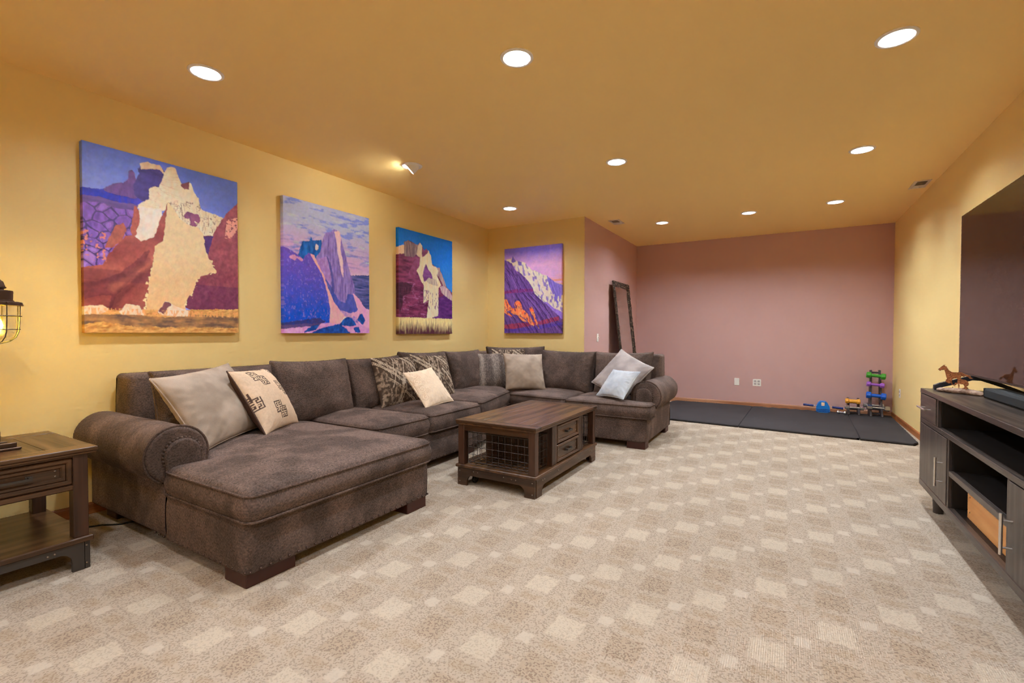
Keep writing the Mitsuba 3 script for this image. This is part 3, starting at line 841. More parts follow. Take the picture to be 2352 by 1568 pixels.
SPIRE = {
    'horizon': [(0.752, 0.523), (1.014, 0.502), (1.014, 0.811), (0.933, 0.793), (0.854, 0.728), (0.803, 0.682), (0.790, 0.595)],
    'arch': [(0.149, 0.413), (0.199, 0.310), (0.273, 0.299), (0.280, 0.278), (0.288, 0.268), (0.297, 0.293), (0.397, 0.278), (0.411, 0.321), (0.422, 0.342), (0.365, 0.408), (0.327, 0.438), (0.268, 0.397), (0.196, 0.442)],
    'hole': [(0.334, 0.334), (0.345, 0.314), (0.359, 0.323), (0.351, 0.348), (0.337, 0.345)],
    'tower': [(0.322, 0.436), (0.392, 0.368), (0.430, 0.243), (0.455, 0.210), (0.510, 0.196), (0.545, 0.168), (0.592, 0.173), (0.622, 0.210), (0.640, 0.262), (0.677, 0.336), (0.714, 0.443), (0.752, 0.526), (0.790, 0.595), (0.805, 0.682), (0.854, 0.816), (0.791, 0.873), (0.607, 0.823), (0.490, 0.675), (0.410, 0.538)],
    'towerlow': [(0.410, 0.538), (0.501, 0.629), (0.595, 0.739), (0.691, 0.758), (0.715, 0.679), (0.790, 0.683), (0.854, 0.816), (0.791, 0.873), (0.607, 0.823), (0.490, 0.675)],
    'towerleft': [(0.322, 0.436), (0.454, 0.399), (0.483, 0.434), (0.500, 0.554), (0.478, 0.668), (0.410, 0.538)],
    'streak': [(0.556, 0.184), (0.604, 0.173), (0.626, 0.217), (0.616, 0.312), (0.647, 0.402), (0.656, 0.534), (0.641, 0.504), (0.617, 0.421), (0.593, 0.330), (0.578, 0.239)],
    'crack': [(0.465, 0.398), (0.500, 0.447), (0.535, 0.551), (0.547, 0.657), (0.518, 0.674), (0.518, 0.552), (0.488, 0.448)],
    'mass': [(-0.031, 0.396), (0.002, 0.378), (0.065, 0.392), (0.124, 0.411), (0.196, 0.444), (0.263, 0.392), (0.305, 0.407), (0.344, 0.462), (0.410, 0.538), (0.450, 0.603), (0.478, 0.691), (0.504, 0.780), (0.497, 0.923), (-0.024, 0.956)],
    'masspink': [(0.065, 0.440), (0.095, 0.423), (0.196, 0.444), (0.175, 0.450), (0.135, 0.432), (0.115, 0.456)],
    'rim': [(0.284, 0.397), (0.313, 0.406), (0.354, 0.461), (0.399, 0.524), (0.433, 0.559), (0.455, 0.625), (0.536, 0.749), (0.607, 0.815), (0.667, 0.860), (0.607, 0.911), (0.526, 0.923), (0.494, 0.910), (0.502, 0.803), (0.476, 0.691), (0.442, 0.603), (0.408, 0.538), (0.344, 0.462)],
    'skirt': [(0.790, 0.675), (0.805, 0.684), (0.867, 0.719), (0.933, 0.785), (1.014, 0.807), (1.014, 0.951), (0.855, 0.916), (0.716, 0.847), (0.829, 0.821), (0.848, 0.800)],
    'skirtrim': [(0.595, 0.815), (0.716, 0.835), (0.829, 0.872), (0.855, 0.916), (0.741, 0.874), (0.643, 0.845)],
    'ground': [(-0.024, 0.949), (0.221, 0.933), (0.435, 0.928), (0.607, 0.918), (0.791, 0.905), (1.014, 0.926), (1.014, 1.016), (-0.023, 1.010)],
    'rock1': [(0.613, 0.930), (0.655, 0.891), (0.697, 0.871), (0.766, 0.880), (0.816, 0.928), (0.735, 0.938)],
    'rock2': [(0.842, 0.884), (0.874, 0.847), (0.900, 0.837), (0.936, 0.887), (0.907, 0.923)],
    'rock3': [(0.263, 1.012), (0.326, 0.987), (0.413, 0.961), (0.503, 0.950), (0.596, 0.928), (0.692, 0.968), (0.753, 1.015)],
    'rock4': [(0.211, 0.990), (0.284, 0.947), (0.369, 0.932), (0.326, 0.969)],
    'rock5': [(0.791, 0.960), (0.855, 0.952), (0.868, 0.992), (0.816, 0.987)],
    'bush': [(-0.015, 0.935), (0.120, 0.913), (0.369, 0.888), (0.435, 0.909), (0.347, 0.932), (0.170, 0.948), (-0.015, 0.963)],
}
CLIFF = {
    'cliff': [(-0.037, 0.254), (0.095, 0.225), (0.093, 0.140), (0.105, 0.123), (0.170, 0.106), (0.321, 0.134), (0.362, 0.105), (0.420, 0.146), (0.450, 0.175), (0.471, 0.146), (0.493, 0.161), (0.522, 0.164), (0.567, 0.208), (0.584, 0.293), (0.674, 0.316), (0.736, 0.327), (0.815, 0.417), (0.864, 0.494), (0.928, 0.531), (1.018, 0.571), (1.019, 0.854), (-0.014, 0.854)],
    'capleft': [(-0.039, 0.193), (0.093, 0.160), (0.102, 0.229), (-0.037, 0.250)],
    'capgrey': [(0.090, 0.133), (0.157, 0.108), (0.239, 0.129), (0.335, 0.129), (0.323, 0.196), (0.242, 0.250), (0.103, 0.250)],
    'spike': [(0.335, 0.140), (0.367, 0.103), (0.398, 0.125), (0.397, 0.241), (0.352, 0.235), (0.310, 0.220)],
    'darkleft': [(-0.027, 0.529), (0.118, 0.512), (0.223, 0.534), (0.186, 0.602), (0.071, 0.630), (0.061, 0.716), (0.026, 0.787), (-0.018, 0.746)],
    'bandA': [(0.167, 0.421), (0.284, 0.276), (0.373, 0.244), (0.313, 0.364), (0.288, 0.426), (0.181, 0.449)],
    'purple': [(0.694, 0.638), (0.833, 0.592), (1.019, 0.616), (1.019, 0.850), (0.564, 0.853), (0.622, 0.810), (0.696, 0.801)],
    'main': [(0.373, 0.252), (0.436, 0.231), (0.508, 0.191), (0.522, 0.164), (0.567, 0.208), (0.584, 0.301), (0.674, 0.316), (0.705, 0.346), (0.676, 0.396), (0.761, 0.485), (0.708, 0.520), (0.713, 0.692), (0.697, 0.808), (0.600, 0.822), (0.571, 0.849), (0.490, 0.850), (0.529, 0.676), (0.531, 0.645), (0.432, 0.683), (0.443, 0.513), (0.385, 0.471), (0.356, 0.421), (0.311, 0.379), (0.361, 0.329)],
    'inner': [(0.419, 0.416), (0.446, 0.344), (0.474, 0.303), (0.511, 0.347), (0.571, 0.388), (0.594, 0.433), (0.527, 0.438), (0.442, 0.471)],
    'innergrey': [(0.485, 0.464), (0.527, 0.437), (0.661, 0.444), (0.692, 0.497), (0.528, 0.484)],
    'crag': [(0.674, 0.316), (0.736, 0.315), (0.768, 0.372), (0.815, 0.417), (0.864, 0.494), (0.816, 0.489), (0.753, 0.422), (0.691, 0.379)],
    'right': [(0.754, 0.509), (0.816, 0.497), (0.896, 0.516), (0.961, 0.561), (1.002, 0.592), (1.002, 0.637), (0.929, 0.616), (0.833, 0.584), (0.785, 0.563)],
    'grass': [(-0.020, 0.849), (1.019, 0.844), (1.020, 1.018), (-0.014, 1.009)],
}
SLOPE = {
    'ridge': [(-0.008, 0.136), (0.131, 0.125), (0.149, 0.098), (0.185, 0.132), (0.226, 0.161), (0.274, 0.163), (0.321, 0.173), (0.379, 0.188), (0.408, 0.231), (0.460, 0.244), (0.494, 0.283), (0.551, 0.284), (0.629, 0.319), (0.685, 0.342), (0.756, 0.352), (0.805, 0.391), (0.913, 0.439), (1.013, 0.457), (1.014, 0.771), (0.882, 0.730), (0.774, 0.671), (0.687, 0.647), (0.609, 0.613), (0.541, 0.552), (0.438, 0.408), (0.298, 0.305), (0.143, 0.198)],
    'ridgeshade': [(0.759, 0.357), (0.816, 0.392), (0.913, 0.443), (1.013, 0.461), (1.013, 0.550), (0.945, 0.620), (0.935, 0.670), (0.882, 0.611), (0.838, 0.524), (0.795, 0.450)],
    'peak': [(0.137, 0.122), (0.152, 0.103), (0.200, 0.152), (0.167, 0.165), (0.131, 0.156)],
    'peak2': [(0.250, 0.166), (0.309, 0.173), (0.303, 0.207), (0.262, 0.197)],
    'band': [(0.681, 0.645), (0.774, 0.660), (0.882, 0.728), (1.014, 0.771), (1.015, 0.856), (0.925, 0.793), (0.839, 0.735)],
    'slope': [(-0.015, 0.132), (0.083, 0.158), (0.149, 0.199), (0.192, 0.262), (0.298, 0.305), (0.368, 0.353), (0.438, 0.408), (0.498, 0.477), (0.541, 0.552), (0.642, 0.615), (0.753, 0.683), (0.850, 0.749), (0.946, 0.807), (1.015, 0.856), (1.016, 1.013), (-0.018, 1.023)],
    'ledge': [(-0.005, 0.500), (0.300, 0.489), (0.507, 0.488), (0.518, 0.515), (0.265, 0.519), (-0.005, 0.523)],
    'splash': [(-0.010, 0.600), (0.039, 0.605), (0.100, 0.679), (0.160, 0.717), (0.208, 0.703), (0.183, 0.649), (0.230, 0.622), (0.278, 0.630), (0.313, 0.689), (0.325, 0.723), (0.383, 0.750), (0.441, 0.795), (0.510, 0.863), (0.530, 0.911), (0.464, 0.885), (0.395, 0.832), (0.302, 0.795), (0.208, 0.779), (0.149, 0.763), (0.088, 0.728), (-0.009, 0.739)],
    'splash2': [(0.457, 0.717), (0.486, 0.693), (0.520, 0.729), (0.554, 0.811), (0.617, 0.940), (0.577, 0.903), (0.532, 0.826), (0.484, 0.759)],
    'splash3': [(0.267, 0.802), (0.326, 0.825), (0.396, 0.862), (0.349, 0.855), (0.291, 0.825)],
    'splash4': [(-0.009, 0.727), (0.064, 0.755), (0.137, 0.797), (0.089, 0.785), (0.004, 0.754)],
    'redband': [(-0.013, 0.908), (0.209, 0.889), (0.384, 0.885), (0.577, 0.877), (0.775, 0.841), (0.946, 0.817), (0.957, 0.849), (0.797, 0.877), (0.555, 0.899), (0.362, 0.922), (0.150, 0.946), (-0.013, 0.939)],
    'blueband': [(-0.013, 0.954), (0.442, 0.944), (1.015, 0.878), (1.015, 0.899), (0.555, 0.958), (-0.012, 0.985)],
}
SLOPE_FURROWS = [
    [(0.194, 0.536), (0.301, 0.636), (0.418, 0.773), (0.510, 0.885), (0.612, 1.004)],
    [(0.323, 0.524), (0.462, 0.625), (0.599, 0.752), (0.688, 0.848), (0.722, 1.003)],
    [(0.416, 0.534), (0.553, 0.634), (0.687, 0.753), (0.797, 0.870), (0.873, 1.001)],
    [(0.507, 0.536), (0.665, 0.643), (0.775, 0.754), (0.883, 0.870), (1.000, 0.956)],
    [(0.089, 0.755), (0.197, 0.839), (0.257, 0.922), (0.293, 1.007)],
    [(0.208, 0.786), (0.350, 0.877), (0.442, 0.952), (0.488, 1.005)],
    [(0.011, 0.846), (0.078, 0.923), (0.103, 1.008)],
    [(0.023, 0.231), (0.145, 0.321), (0.229, 0.446), (0.253, 0.507)],
    [(0.012, 0.346), (0.073, 0.425), (0.122, 0.503)],
    [(0.240, 0.310), (0.346, 0.419), (0.416, 0.504)],
    [(0.144, 0.275), (0.205, 0.369), (0.300, 0.486)],
]
HORSES = {
    'mare': [(-0.1372, 0.1158), (-0.1315, 0.1186), (-0.1172, 0.1329), (-0.1072, 0.1401), (-0.1063, 0.1449), (-0.1029, 0.1401), (-0.0972, 0.1458), (-0.0972, 0.1386), (-0.0829, 0.1344), (-0.0858, 0.1301), (-0.0786, 0.1266), (-0.0815, 0.1238), (-0.0729, 0.1186), (-0.0758, 0.1158), (-0.0657, 0.1086), (-0.0572, 0.1043), (-0.0400, 0.1015), (-0.0200, 0.1029), (0.0029, 0.1058), (0.0200, 0.0986), (0.0343, 0.0929), (0.0543, 0.0886), (0.0643, 0.0772), (0.0715, 0.0715), (0.0572, 0.0686), (0.0400, 0.0815), (0.0286, 0.0843), (0.0172, 0.0786), (0.0057, 0.0815), (-0.0057, 0.0672), (-0.0114, 0.0672), (-0.0172, 0.0700), (-0.0372, 0.0615), (-0.0486, 0.0586), (-0.0515, 0.0443), (-0.0486, 0.0272), (-0.0286, 0.0134), (-0.0343, 0.0143), (-0.0515, 0.0243), (-0.0572, 0.0472), (-0.0586, 0.0314), (-0.0715, 0.0286), (-0.0858, 0.0357), (-0.0886, 0.0500), (-0.0800, 0.0557), (-0.0858, 0.0729), (-0.0915, 0.0929), (-0.0972, 0.1129), (-0.1058, 0.1106), (-0.1143, 0.1106), (-0.1258, 0.1043), (-0.1344, 0.1106)],
    'foal': [(-0.0314, 0.0929), (-0.0200, 0.1000), (-0.0029, 0.0986), (0.0143, 0.0986), (0.0186, 0.0843), (0.0129, 0.0729), (0.0200, 0.0643), (0.0400, 0.0615), (0.0543, 0.0543), (0.0615, 0.0414), (0.0572, 0.0272), (0.0472, 0.0214), (0.0586, 0.0143), (0.0572, 0.0100), (0.0414, 0.0057), (0.0200, 0.0066), (0.0386, 0.0143), (0.0357, 0.0272), (0.0286, 0.0343), (0.0172, 0.0314), (0.0057, 0.0357), (0.0086, 0.0214), (0.0043, 0.0094), (0.0014, 0.0214), (0.0000, 0.0357), (-0.0114, 0.0272), (-0.0200, 0.0200), (-0.0229, 0.0243), (-0.0172, 0.0386), (-0.0057, 0.0386), (-0.0029, 0.0586), (-0.0100, 0.0729), (-0.0129, 0.0872)],
}

# ---------------------------------------------------------------- the four canvases: oil-like desert landscapes, painted in their own flat coordinates


def inside(P, poly):
    return shapely.contains_xy(Polygon(poly).buffer(0).buffer(0.006), P[:, 0], P[:, 1])


GAIN = np.array([1.36, 1.74, 2.10])          # paints are lighter than they look under this room's light


def pigment(c):
    x = np.array(srgb(*c)) ** 1.13 * GAIN
    return x * min(1.0, 0.88 / x.max())


class Paint:
    def __init__(self, nu, nv, jag=0.006, seed=0):
        u, v = np.meshgrid(np.linspace(0, 1, nu), np.linspace(0, 1, nv))
        self.nu, self.nv, self.u, self.v = nu, nv, u.ravel(), v.ravel()
        self.seed = seed
        j1 = self.n(45, 45, 1) - 0.5 + 0.6 * (self.n(110, 110, 2) - 0.5)
        j2 = self.n(45, 45, 3) - 0.5 + 0.6 * (self.n(110, 110, 4) - 0.5)
        self.P = np.c_[self.u + jag * 2 * j1, self.v + jag * 2 * j2]
        self.c = np.zeros((nu * nv, 3))

    def n(self, fu, fv, s=0, octaves=1, slant=0.0):
        q = np.c_[(self.u + slant * self.v) * fu, self.v * fv, np.full(len(self.u), 0.37 + s)]
        return meshkit.fbm(q, octaves, self.seed + s) if octaves > 1 else meshkit.noise(q, self.seed + s)

    def lay(self, mask, lo, hi=None, t=None, amount=1.0):
        lo = pigment(lo)
        col = lo[None] * np.ones((len(self.u), 1)) if hi is None else lo[None] * (1 - t[:, None]) + pigment(hi)[None] * t[:, None]
        m = (mask.astype(float) * amount)[:, None]
        self.c = self.c * (1 - m) + col * m

    def poly(self, pts, lo, hi=None, t=None, amount=1.0):
        m = inside(self.P, pts)
        if t is None and hi is not None:
            t = np.clip((self.n(30, 30, 9, 3) - 0.3) * 2.2, 0, 1)
        self.lay(m, lo, hi, t, amount)
        return m

    def finish(self, dab=0.21):
        """Short visible brush dabs over everything, edges softened as wet paint does."""
        dab = dab * (1.25 - 0.9 * np.clip(self.c.max(1), 0, 1))
        k = 1 + dab * 2 * (self.n(70, 44, 31, 2, 0.5) - 0.5) + dab * 1.4 * (self.n(30, 54, 33, 2, -0.7) - 0.5) + dab * (self.n(150, 120, 35) - 0.5)
        hue = 1 + dab[:, None] * 0.8 * np.stack([self.n(48, 40, 41) - 0.5, self.n(40, 48, 43) - 0.5, self.n(44, 44, 45) - 0.5], 1)
        g = np.clip(self.c * k[:, None] * hue, 0, 0.92).reshape(self.nv, self.nu, 3)
        for ax in (0, 1):
            a, b = np.roll(g, 1, ax), np.roll(g, -1, ax)
            if ax == 0:
                a[0], b[-1] = g[0], g[-1]
            else:
                a[:, 0], b[:, -1] = g[:, 0], g[:, -1]
            g = 0.22 * a + 0.56 * g + 0.22 * b
        self.c = g.reshape(-1, 3)

    def line(self, pts, w, lo, amount=0.8):
        d = shapely.distance(LineString(pts), shapely.points(self.P))
        self.lay(np.clip(1.5 - d / w, 0, 1), lo, amount=amount)


def ramp(x, a, b):
    return np.clip((x - a) / (b - a), 0, 1)


def paint_butte(a):
    p, B = a, BUTTE
    p.lay(np.ones(len(p.u)), (106, 120, 190), (172, 170, 216), np.clip(ramp(p.v, 0.0, 0.32) * (1 - 0.75 * p.u) + 0.5 * (p.n(26, 26, 5, 3) - 0.5), 0, 1))
    p.lay(ramp(p.n(40, 40, 6, 2), 0.55, 0.8) * (p.v < 0.5), (112, 124, 204), amount=0.4)
    br = np.clip((p.n(60, 26, 7, 3) - 0.3) * 2, 0, 1)
    p.poly(B['ridge'], (48, 62, 158), (96, 76, 146), br)
    p.poly(B['farspire'], (82, 50, 88), (112, 72, 112), br)
    p.poly(B['tower'], (48, 36, 74), (82, 62, 108), np.clip(p.n(12, 60, 8, 2), 0, 1))
    p.poly(B['towercap'], (204, 164, 138), (232, 200, 170), br)
    m = p.poly(B['peak'], (222, 190, 156), (244, 220, 190), br)
    crack = (np.abs(p.n(46, 20, 11, 3) - 0.5) < 0.014) | ((np.abs(p.n(12, 74, 12, 2) - 0.5) < 0.014) & (p.n(20, 20, 24) > 0.45))
    p.lay(m & crack & (p.u > 0.50) & (p.v > 0.20) & (p.v < 0.47), (122, 80, 66), amount=0.75)
    p.lay(m & (p.u > 0.60) & (p.v > 0.43) & (p.n(80, 44, 25, 2) > 0.63), (120, 76, 74), amount=0.8)
    p.lay(m & (p.u < 0.56) & (np.abs(p.n(10, 60, 26, 2) - 0.5) < 0.02), (204, 166, 136), amount=0.7)
    p.lay(inside(p.P, B['peakshade']) & (p.n(26, 40, 28, 2) > 0.40), (116, 62, 88), (140, 80, 96), br)
    p.poly(B['notch'], (110, 60, 62))
    m = p.poly(B['rocks'], (104, 66, 124), (150, 106, 164), br)
    vor = cells(p.u * 15 + 1.4 * p.n(8, 8, 13) + 6 * np.maximum(p.v - 0.5, 0) * p.u, p.v * 19 + 1.0 * p.n(9, 9, 16), 3)
    p.lay(m & (vor[1] - vor[0] < 0.05 + 0.10 * p.n(20, 20, 17)), (46, 36, 70), amount=0.85)
    p.lay(m & (vor[2] > 0.6) & (vor[1] - vor[0] > 0.3), (172, 128, 178), amount=0.5)
    m = p.poly(B['rocktop'], (78, 54, 92), (112, 78, 116), np.clip(p.n(10, 90, 14, 2), 0, 1))
    p.poly(B['redrock'], (140, 70, 58), (164, 92, 72), br)
    p.poly(B['redside'], (140, 66, 56), (168, 90, 70), br)
    p.poly(B['slab'], (238, 206, 182), (248, 226, 206), br)
    p.poly(B['mound'], (128, 58, 54), (158, 84, 70), np.clip((p.n(5, 14, 15, 4, 0.8) - 0.3) * 2.2, 0, 1))
    p.poly(B['moundshade'], (98, 42, 52), amount=0.6)
    for q, w, col, am in (([(0.53, 0.50), (0.42, 0.60), (0.29, 0.70), (0.20, 0.79), (0.14, 0.87)], 0.020, (84, 34, 44), 0.55), ([(0.50, 0.50), (0.38, 0.59), (0.25, 0.68), (0.15, 0.76)], 0.022, (176, 100, 78), 0.40),
                         ([(0.02, 0.74), (0.14, 0.72), (0.26, 0.66), (0.36, 0.58)], 0.014, (92, 40, 46), 0.45), ([(0.44, 0.62), (0.36, 0.72), (0.31, 0.84)], 0.018, (160, 86, 70), 0.35)):
        p.line(q, w, col, am * inside(p.P, B['mound']))
    p.lay(inside(p.P, B['mound']) & (p.v > 0.66) & (p.v < 0.72), (96, 44, 54), amount=0.35)
    m = p.poly(B['rightmass'], (122, 56, 66), (156, 84, 84), np.clip((p.n(36, 36, 16, 3) - 0.3) * 2 - 0.5 * ramp(p.v, 0.5, 0.9), 0, 1))
    p.lay(m & (p.v > 0.70), (92, 44, 76), amount=0.45)
    p.poly(B['gully'], (82, 52, 92))
    m = p.poly(B['bright'], (226, 168, 116), (244, 204, 158), np.clip(1.1 - ramp(p.v, 0.4, 0.95) + 0.6 * (p.n(26, 20, 17, 3) - 0.5), 0, 1))
    edge = inside(p.P + np.c_[p.n(60, 70, 18, 2) - 0.5, p.n(60, 70, 27, 2) - 0.5] * 0.10, B['bright'])
    p.lay(edge & ~m & (p.v > 0.52), (236, 196, 148))
    p.lay(m & (p.v > 0.50), (214, 164, 112), amount=0.0)
    p.c = np.where((m & True)[:, None], p.c * (1 - 0.16 * ramp(p.v, 0.55, 0.9) * np.array([0.6, 1.0, 1.5])[:, None]).T, p.c)
    m = inside(p.P, B['pink'])
    p.lay(m & (p.n(80, 80, 19, 2) > 0.42), (216, 150, 132))
    g = np.clip((p.n(40, 110, 20, 3, 0.9) - 0.3) * 2.2, 0, 1)
    p.poly(B['field'], (170, 106, 52), (222, 166, 100), g)
    p.poly(B['fielddark'], (92, 68, 62), (176, 120, 72), np.clip((p.n(14, 60, 21, 3, -0.6) - 0.35) * 2.4, 0, 1), 0.9)
    for s in ('stone1', 'stone2', 'stone3'):
        p.poly(B[s], (228, 180, 142), (250, 218, 190), br)
    p.poly(B['stone3s'], (122, 70, 72))
    fl = (p.u < 0.12) & (p.v > 0.46) & (p.v < 0.62) & (p.n(55, 55, 22, 2) > 0.58)
    p.lay(fl & (p.n(90, 90, 29) > 0.4), (196, 120, 106))
    tuft = (p.v > 0.865) & (p.v < 0.90) & (p.n(120, 30, 23, 2) > 0.52)
    p.lay(tuft, (206, 140, 84), amount=0.8)


def paint_spire(a):
    p, S = a, SPIRE
    p.lay(np.ones(len(p.u)), (206, 196, 222), (214, 150, 186), ramp(p.v, 0.15, 0.46) * (1 - 0.4 * p.u))
    p.lay(ramp(p.v, 0.46, 0.68) * (p.u > 0.4), (240, 212, 196))
    w = p.n(8, 34, 5, 4, 0.75)
    p.lay(ramp(w, 0.53, 0.62) * ramp(0.48 - p.v, 0.0, 0.1), (112, 118, 178), amount=0.85)
    p.lay(ramp(p.n(9, 40, 6, 3, 0.3), 0.60, 0.70) * (p.v < 0.40), (238, 226, 236), amount=0.8)
    p.lay(ramp(p.n(4, 60, 7, 2), 0.60, 0.72) * (p.v > 0.28) * (p.v < 0.55), (150, 118, 170), amount=0.6)
    br = np.clip((p.n(40, 40, 8, 3) - 0.3) * 2.2, 0, 1)
    vb = np.clip((p.n(60, 14, 9, 3) - 0.3) * 2.2, 0, 1)
    p.poly(S['horizon'], (34, 56, 112), (120, 108, 160), np.clip((p.n(8, 80, 10, 3) - 0.3) * 2 * (1.2 - ramp(p.v, 0.68, 0.85)), 0, 1))
    p.poly(S['arch'], (10, 62, 132), (40, 108, 176), vb)
    p.poly(S['hole'], (244, 214, 214))
    p.poly(S['tower'], (112, 84, 152), (168, 138, 188), vb)
    p.poly(S['towerleft'], (160, 110, 168), (196, 150, 196), br, 0.8)
    p.poly(S['towerlow'], (24, 66, 146), (84, 88, 164), br, 0.85)
    p.poly(S['crack'], (70, 70, 142), amount=0.8)
    p.poly(S['streak'], (228, 176, 190), (246, 206, 204), vb)
    t = np.clip(ramp(p.v, 0.44, 0.86) + 0.8 * (p.n(34, 40, 11, 3) - 0.5), 0, 1)
    m = p.poly(S['mass'], (108, 78, 166), (6, 74, 168), t)
    p.lay(m & (p.n(70, 70, 12, 2) > 0.64), (150, 124, 190), amount=0.55)
    p.poly(S['masspink'], (236, 160, 182), amount=0.75)
    p.poly(S['ground'], (196, 124, 170), (228, 168, 192), br)
    p.poly(S['skirt'], (214, 142, 178), (238, 178, 190), vb)
    p.poly(S['skirtrim'], (232, 170, 188), (120, 90, 160), br)
    p.poly(S['rim'], (236, 158, 168), (252, 194, 184), vb)
    for s in ('rock1', 'rock2', 'rock3', 'rock4', 'rock5'):
        p.poly(S[s], (12, 52, 122), (34, 88, 160), br)
    p.poly(S['bush'], (40, 50, 110), (70, 50, 90), br, 0.9)


def paint_cliff(a):
    p, S = a, CLIFF
    p.lay(np.ones(len(p.u)), (8, 112, 190), (70, 150, 206), np.clip(ramp(p.v, 0.2, 0.6) + 0.9 * (p.n(40, 50, 5, 3) - 0.5), 0, 1))
    br = np.clip((p.n(34, 34, 8, 3) - 0.3) * 2.2, 0, 1)
    hb = np.clip((p.n(10, 46, 9, 3) - 0.3) * 2.2, 0, 1)
    vb = np.clip((p.n(60, 12, 10, 3) - 0.3) * 2.2, 0, 1)
    m = p.poly(S['cliff'], (84, 22, 50), (140, 58, 88), hb)
    p.lay(m & (np.abs(p.n(5, 30, 11, 3) - 0.5) < 0.012) & (p.v > 0.5), (176, 112, 140), amount=0.5)
    p.poly(S['darkleft'], (46, 18, 36), (80, 28, 50), vb, 0.85)
    p.poly(S['bandA'], (122, 44, 70), (150, 80, 110), br, 0.8)
    p.poly(S['purple'], (62, 24, 74), (104, 46, 100), hb)
    p.poly(S['capleft'], (206, 154, 116), (236, 196, 160), vb)
    p.poly(S['capgrey'], (96, 64, 72), (160, 124, 112), vb)
    p.poly(S['crag'], (110, 66, 84), (198, 158, 140), vb)
    p.poly(S['spike'], (214, 180, 148), (236, 206, 176), br)
    m = p.poly(S['main'], (216, 184, 142), (244, 220, 186), vb)
    p.lay(m & (p.v > 0.56) & (p.v < 0.75) & (p.n(50, 22, 12, 2) > 0.6), (120, 66, 98), amount=0.8)
    p.poly(S['inner'], (92, 38, 84), (128, 66, 112), hb)
    p.poly(S['innergrey'], (168, 140, 120), (204, 178, 150), vb)
    p.poly(S['right'], (216, 186, 166), (150, 96, 116), vb)
    g = np.clip(1.05 - 1.15 * ramp(p.v, 0.87, 0.99) + 1.7 * (p.n(70, 16, 13, 3) - 0.5), 0, 1)
    p.poly(S['grass'], (84, 34, 46), (218, 184, 126), g)


def paint_slope(a):
    p, S = a, SLOPE
    p.lay(np.ones(len(p.u)), (122, 98, 176), (216, 158, 184), np.clip(ramp(p.v, 0.04, 0.22) + 0.5 * (p.n(16, 16, 5, 3) - 0.5), 0, 1))
    p.lay(ramp(p.v, 0.32, 0.40) * ramp(p.n(5, 40, 6, 2), 0.4, 0.6), (236, 150, 126), amount=0.9)
    br = np.clip((p.n(34, 34, 8, 3) - 0.3) * 2.2, 0, 1)
    fall = np.clip((p.n(46, 14, 9, 3, -0.45) - 0.3) * 2.2, 0, 1)
    m = p.poly(S['ridge'], (216, 184, 166), (242, 216, 192), br)
    p.lay(m & (p.n(44, 22, 10, 2, -0.3) > 0.60), (132, 98, 158), amount=0.85)
    m = p.poly(S['ridgeshade'], (112, 86, 158), (156, 122, 182), fall)
    p.lay(m & (p.v > 0.56) & (p.n(40, 16, 11, 2) > 0.62), (236, 206, 186))
    p.poly(S['peak'], (110, 84, 160))
    p.poly(S['peak2'], (120, 92, 164))
    p.poly(S['band'], (138, 96, 166), (170, 126, 184), br)
    p.poly(S['slope'], (74, 44, 92), (124, 80, 132), fall)
    p.poly(S['ledge'], (128, 40, 78), (96, 46, 104), br)
    p.poly(S['blueband'], (64, 48, 130), amount=0.6)
    p.poly(S['redband'], (132, 40, 58), (168, 56, 60), br, 0.8)
    for q in SLOPE_FURROWS:
        p.line(q, 0.006, (46, 24, 66), 0.8)
        p.line([(x + 0.045, y - 0.01) for x, y in q], 0.003, (58, 32, 76), 0.6)
        p.line([(x - 0.03, y + 0.02) for x, y in q], 0.003, (150, 104, 158), 0.45)
    for s in ('splash', 'splash2', 'splash3', 'splash4'):
        m = p.poly(S[s], (222, 84, 44), (250, 170, 108), br)
        p.lay(m & (p.n(60, 30, 12, 2, -0.5) > 0.58), (92, 40, 80), amount=0.9)


def cells(x, y, seed):
    """(first, second distance, random) of a jittered grid of cells."""
    ix, iy = np.floor(x).astype(int), np.floor(y).astype(int)
    first, second, which = np.full(len(x), 9.0), np.full(len(x), 9.0), np.zeros(len(x))
    for a in (-1, 0, 1):
        for b in (-1, 0, 1):
            q = np.c_[ix + a, iy + b, np.zeros(len(x))].astype(float)
            jx, jy, w = meshkit.noise(q, seed), meshkit.noise(q, seed + 50), meshkit.noise(q, seed + 90)
            d = np.hypot(ix + a + jx - x, iy + b + jy - y)
            second = np.where(d < first, first, np.minimum(second, d))
            which = np.where(d < first, w, which)
            first = np.minimum(first, d)
    return first, second, which


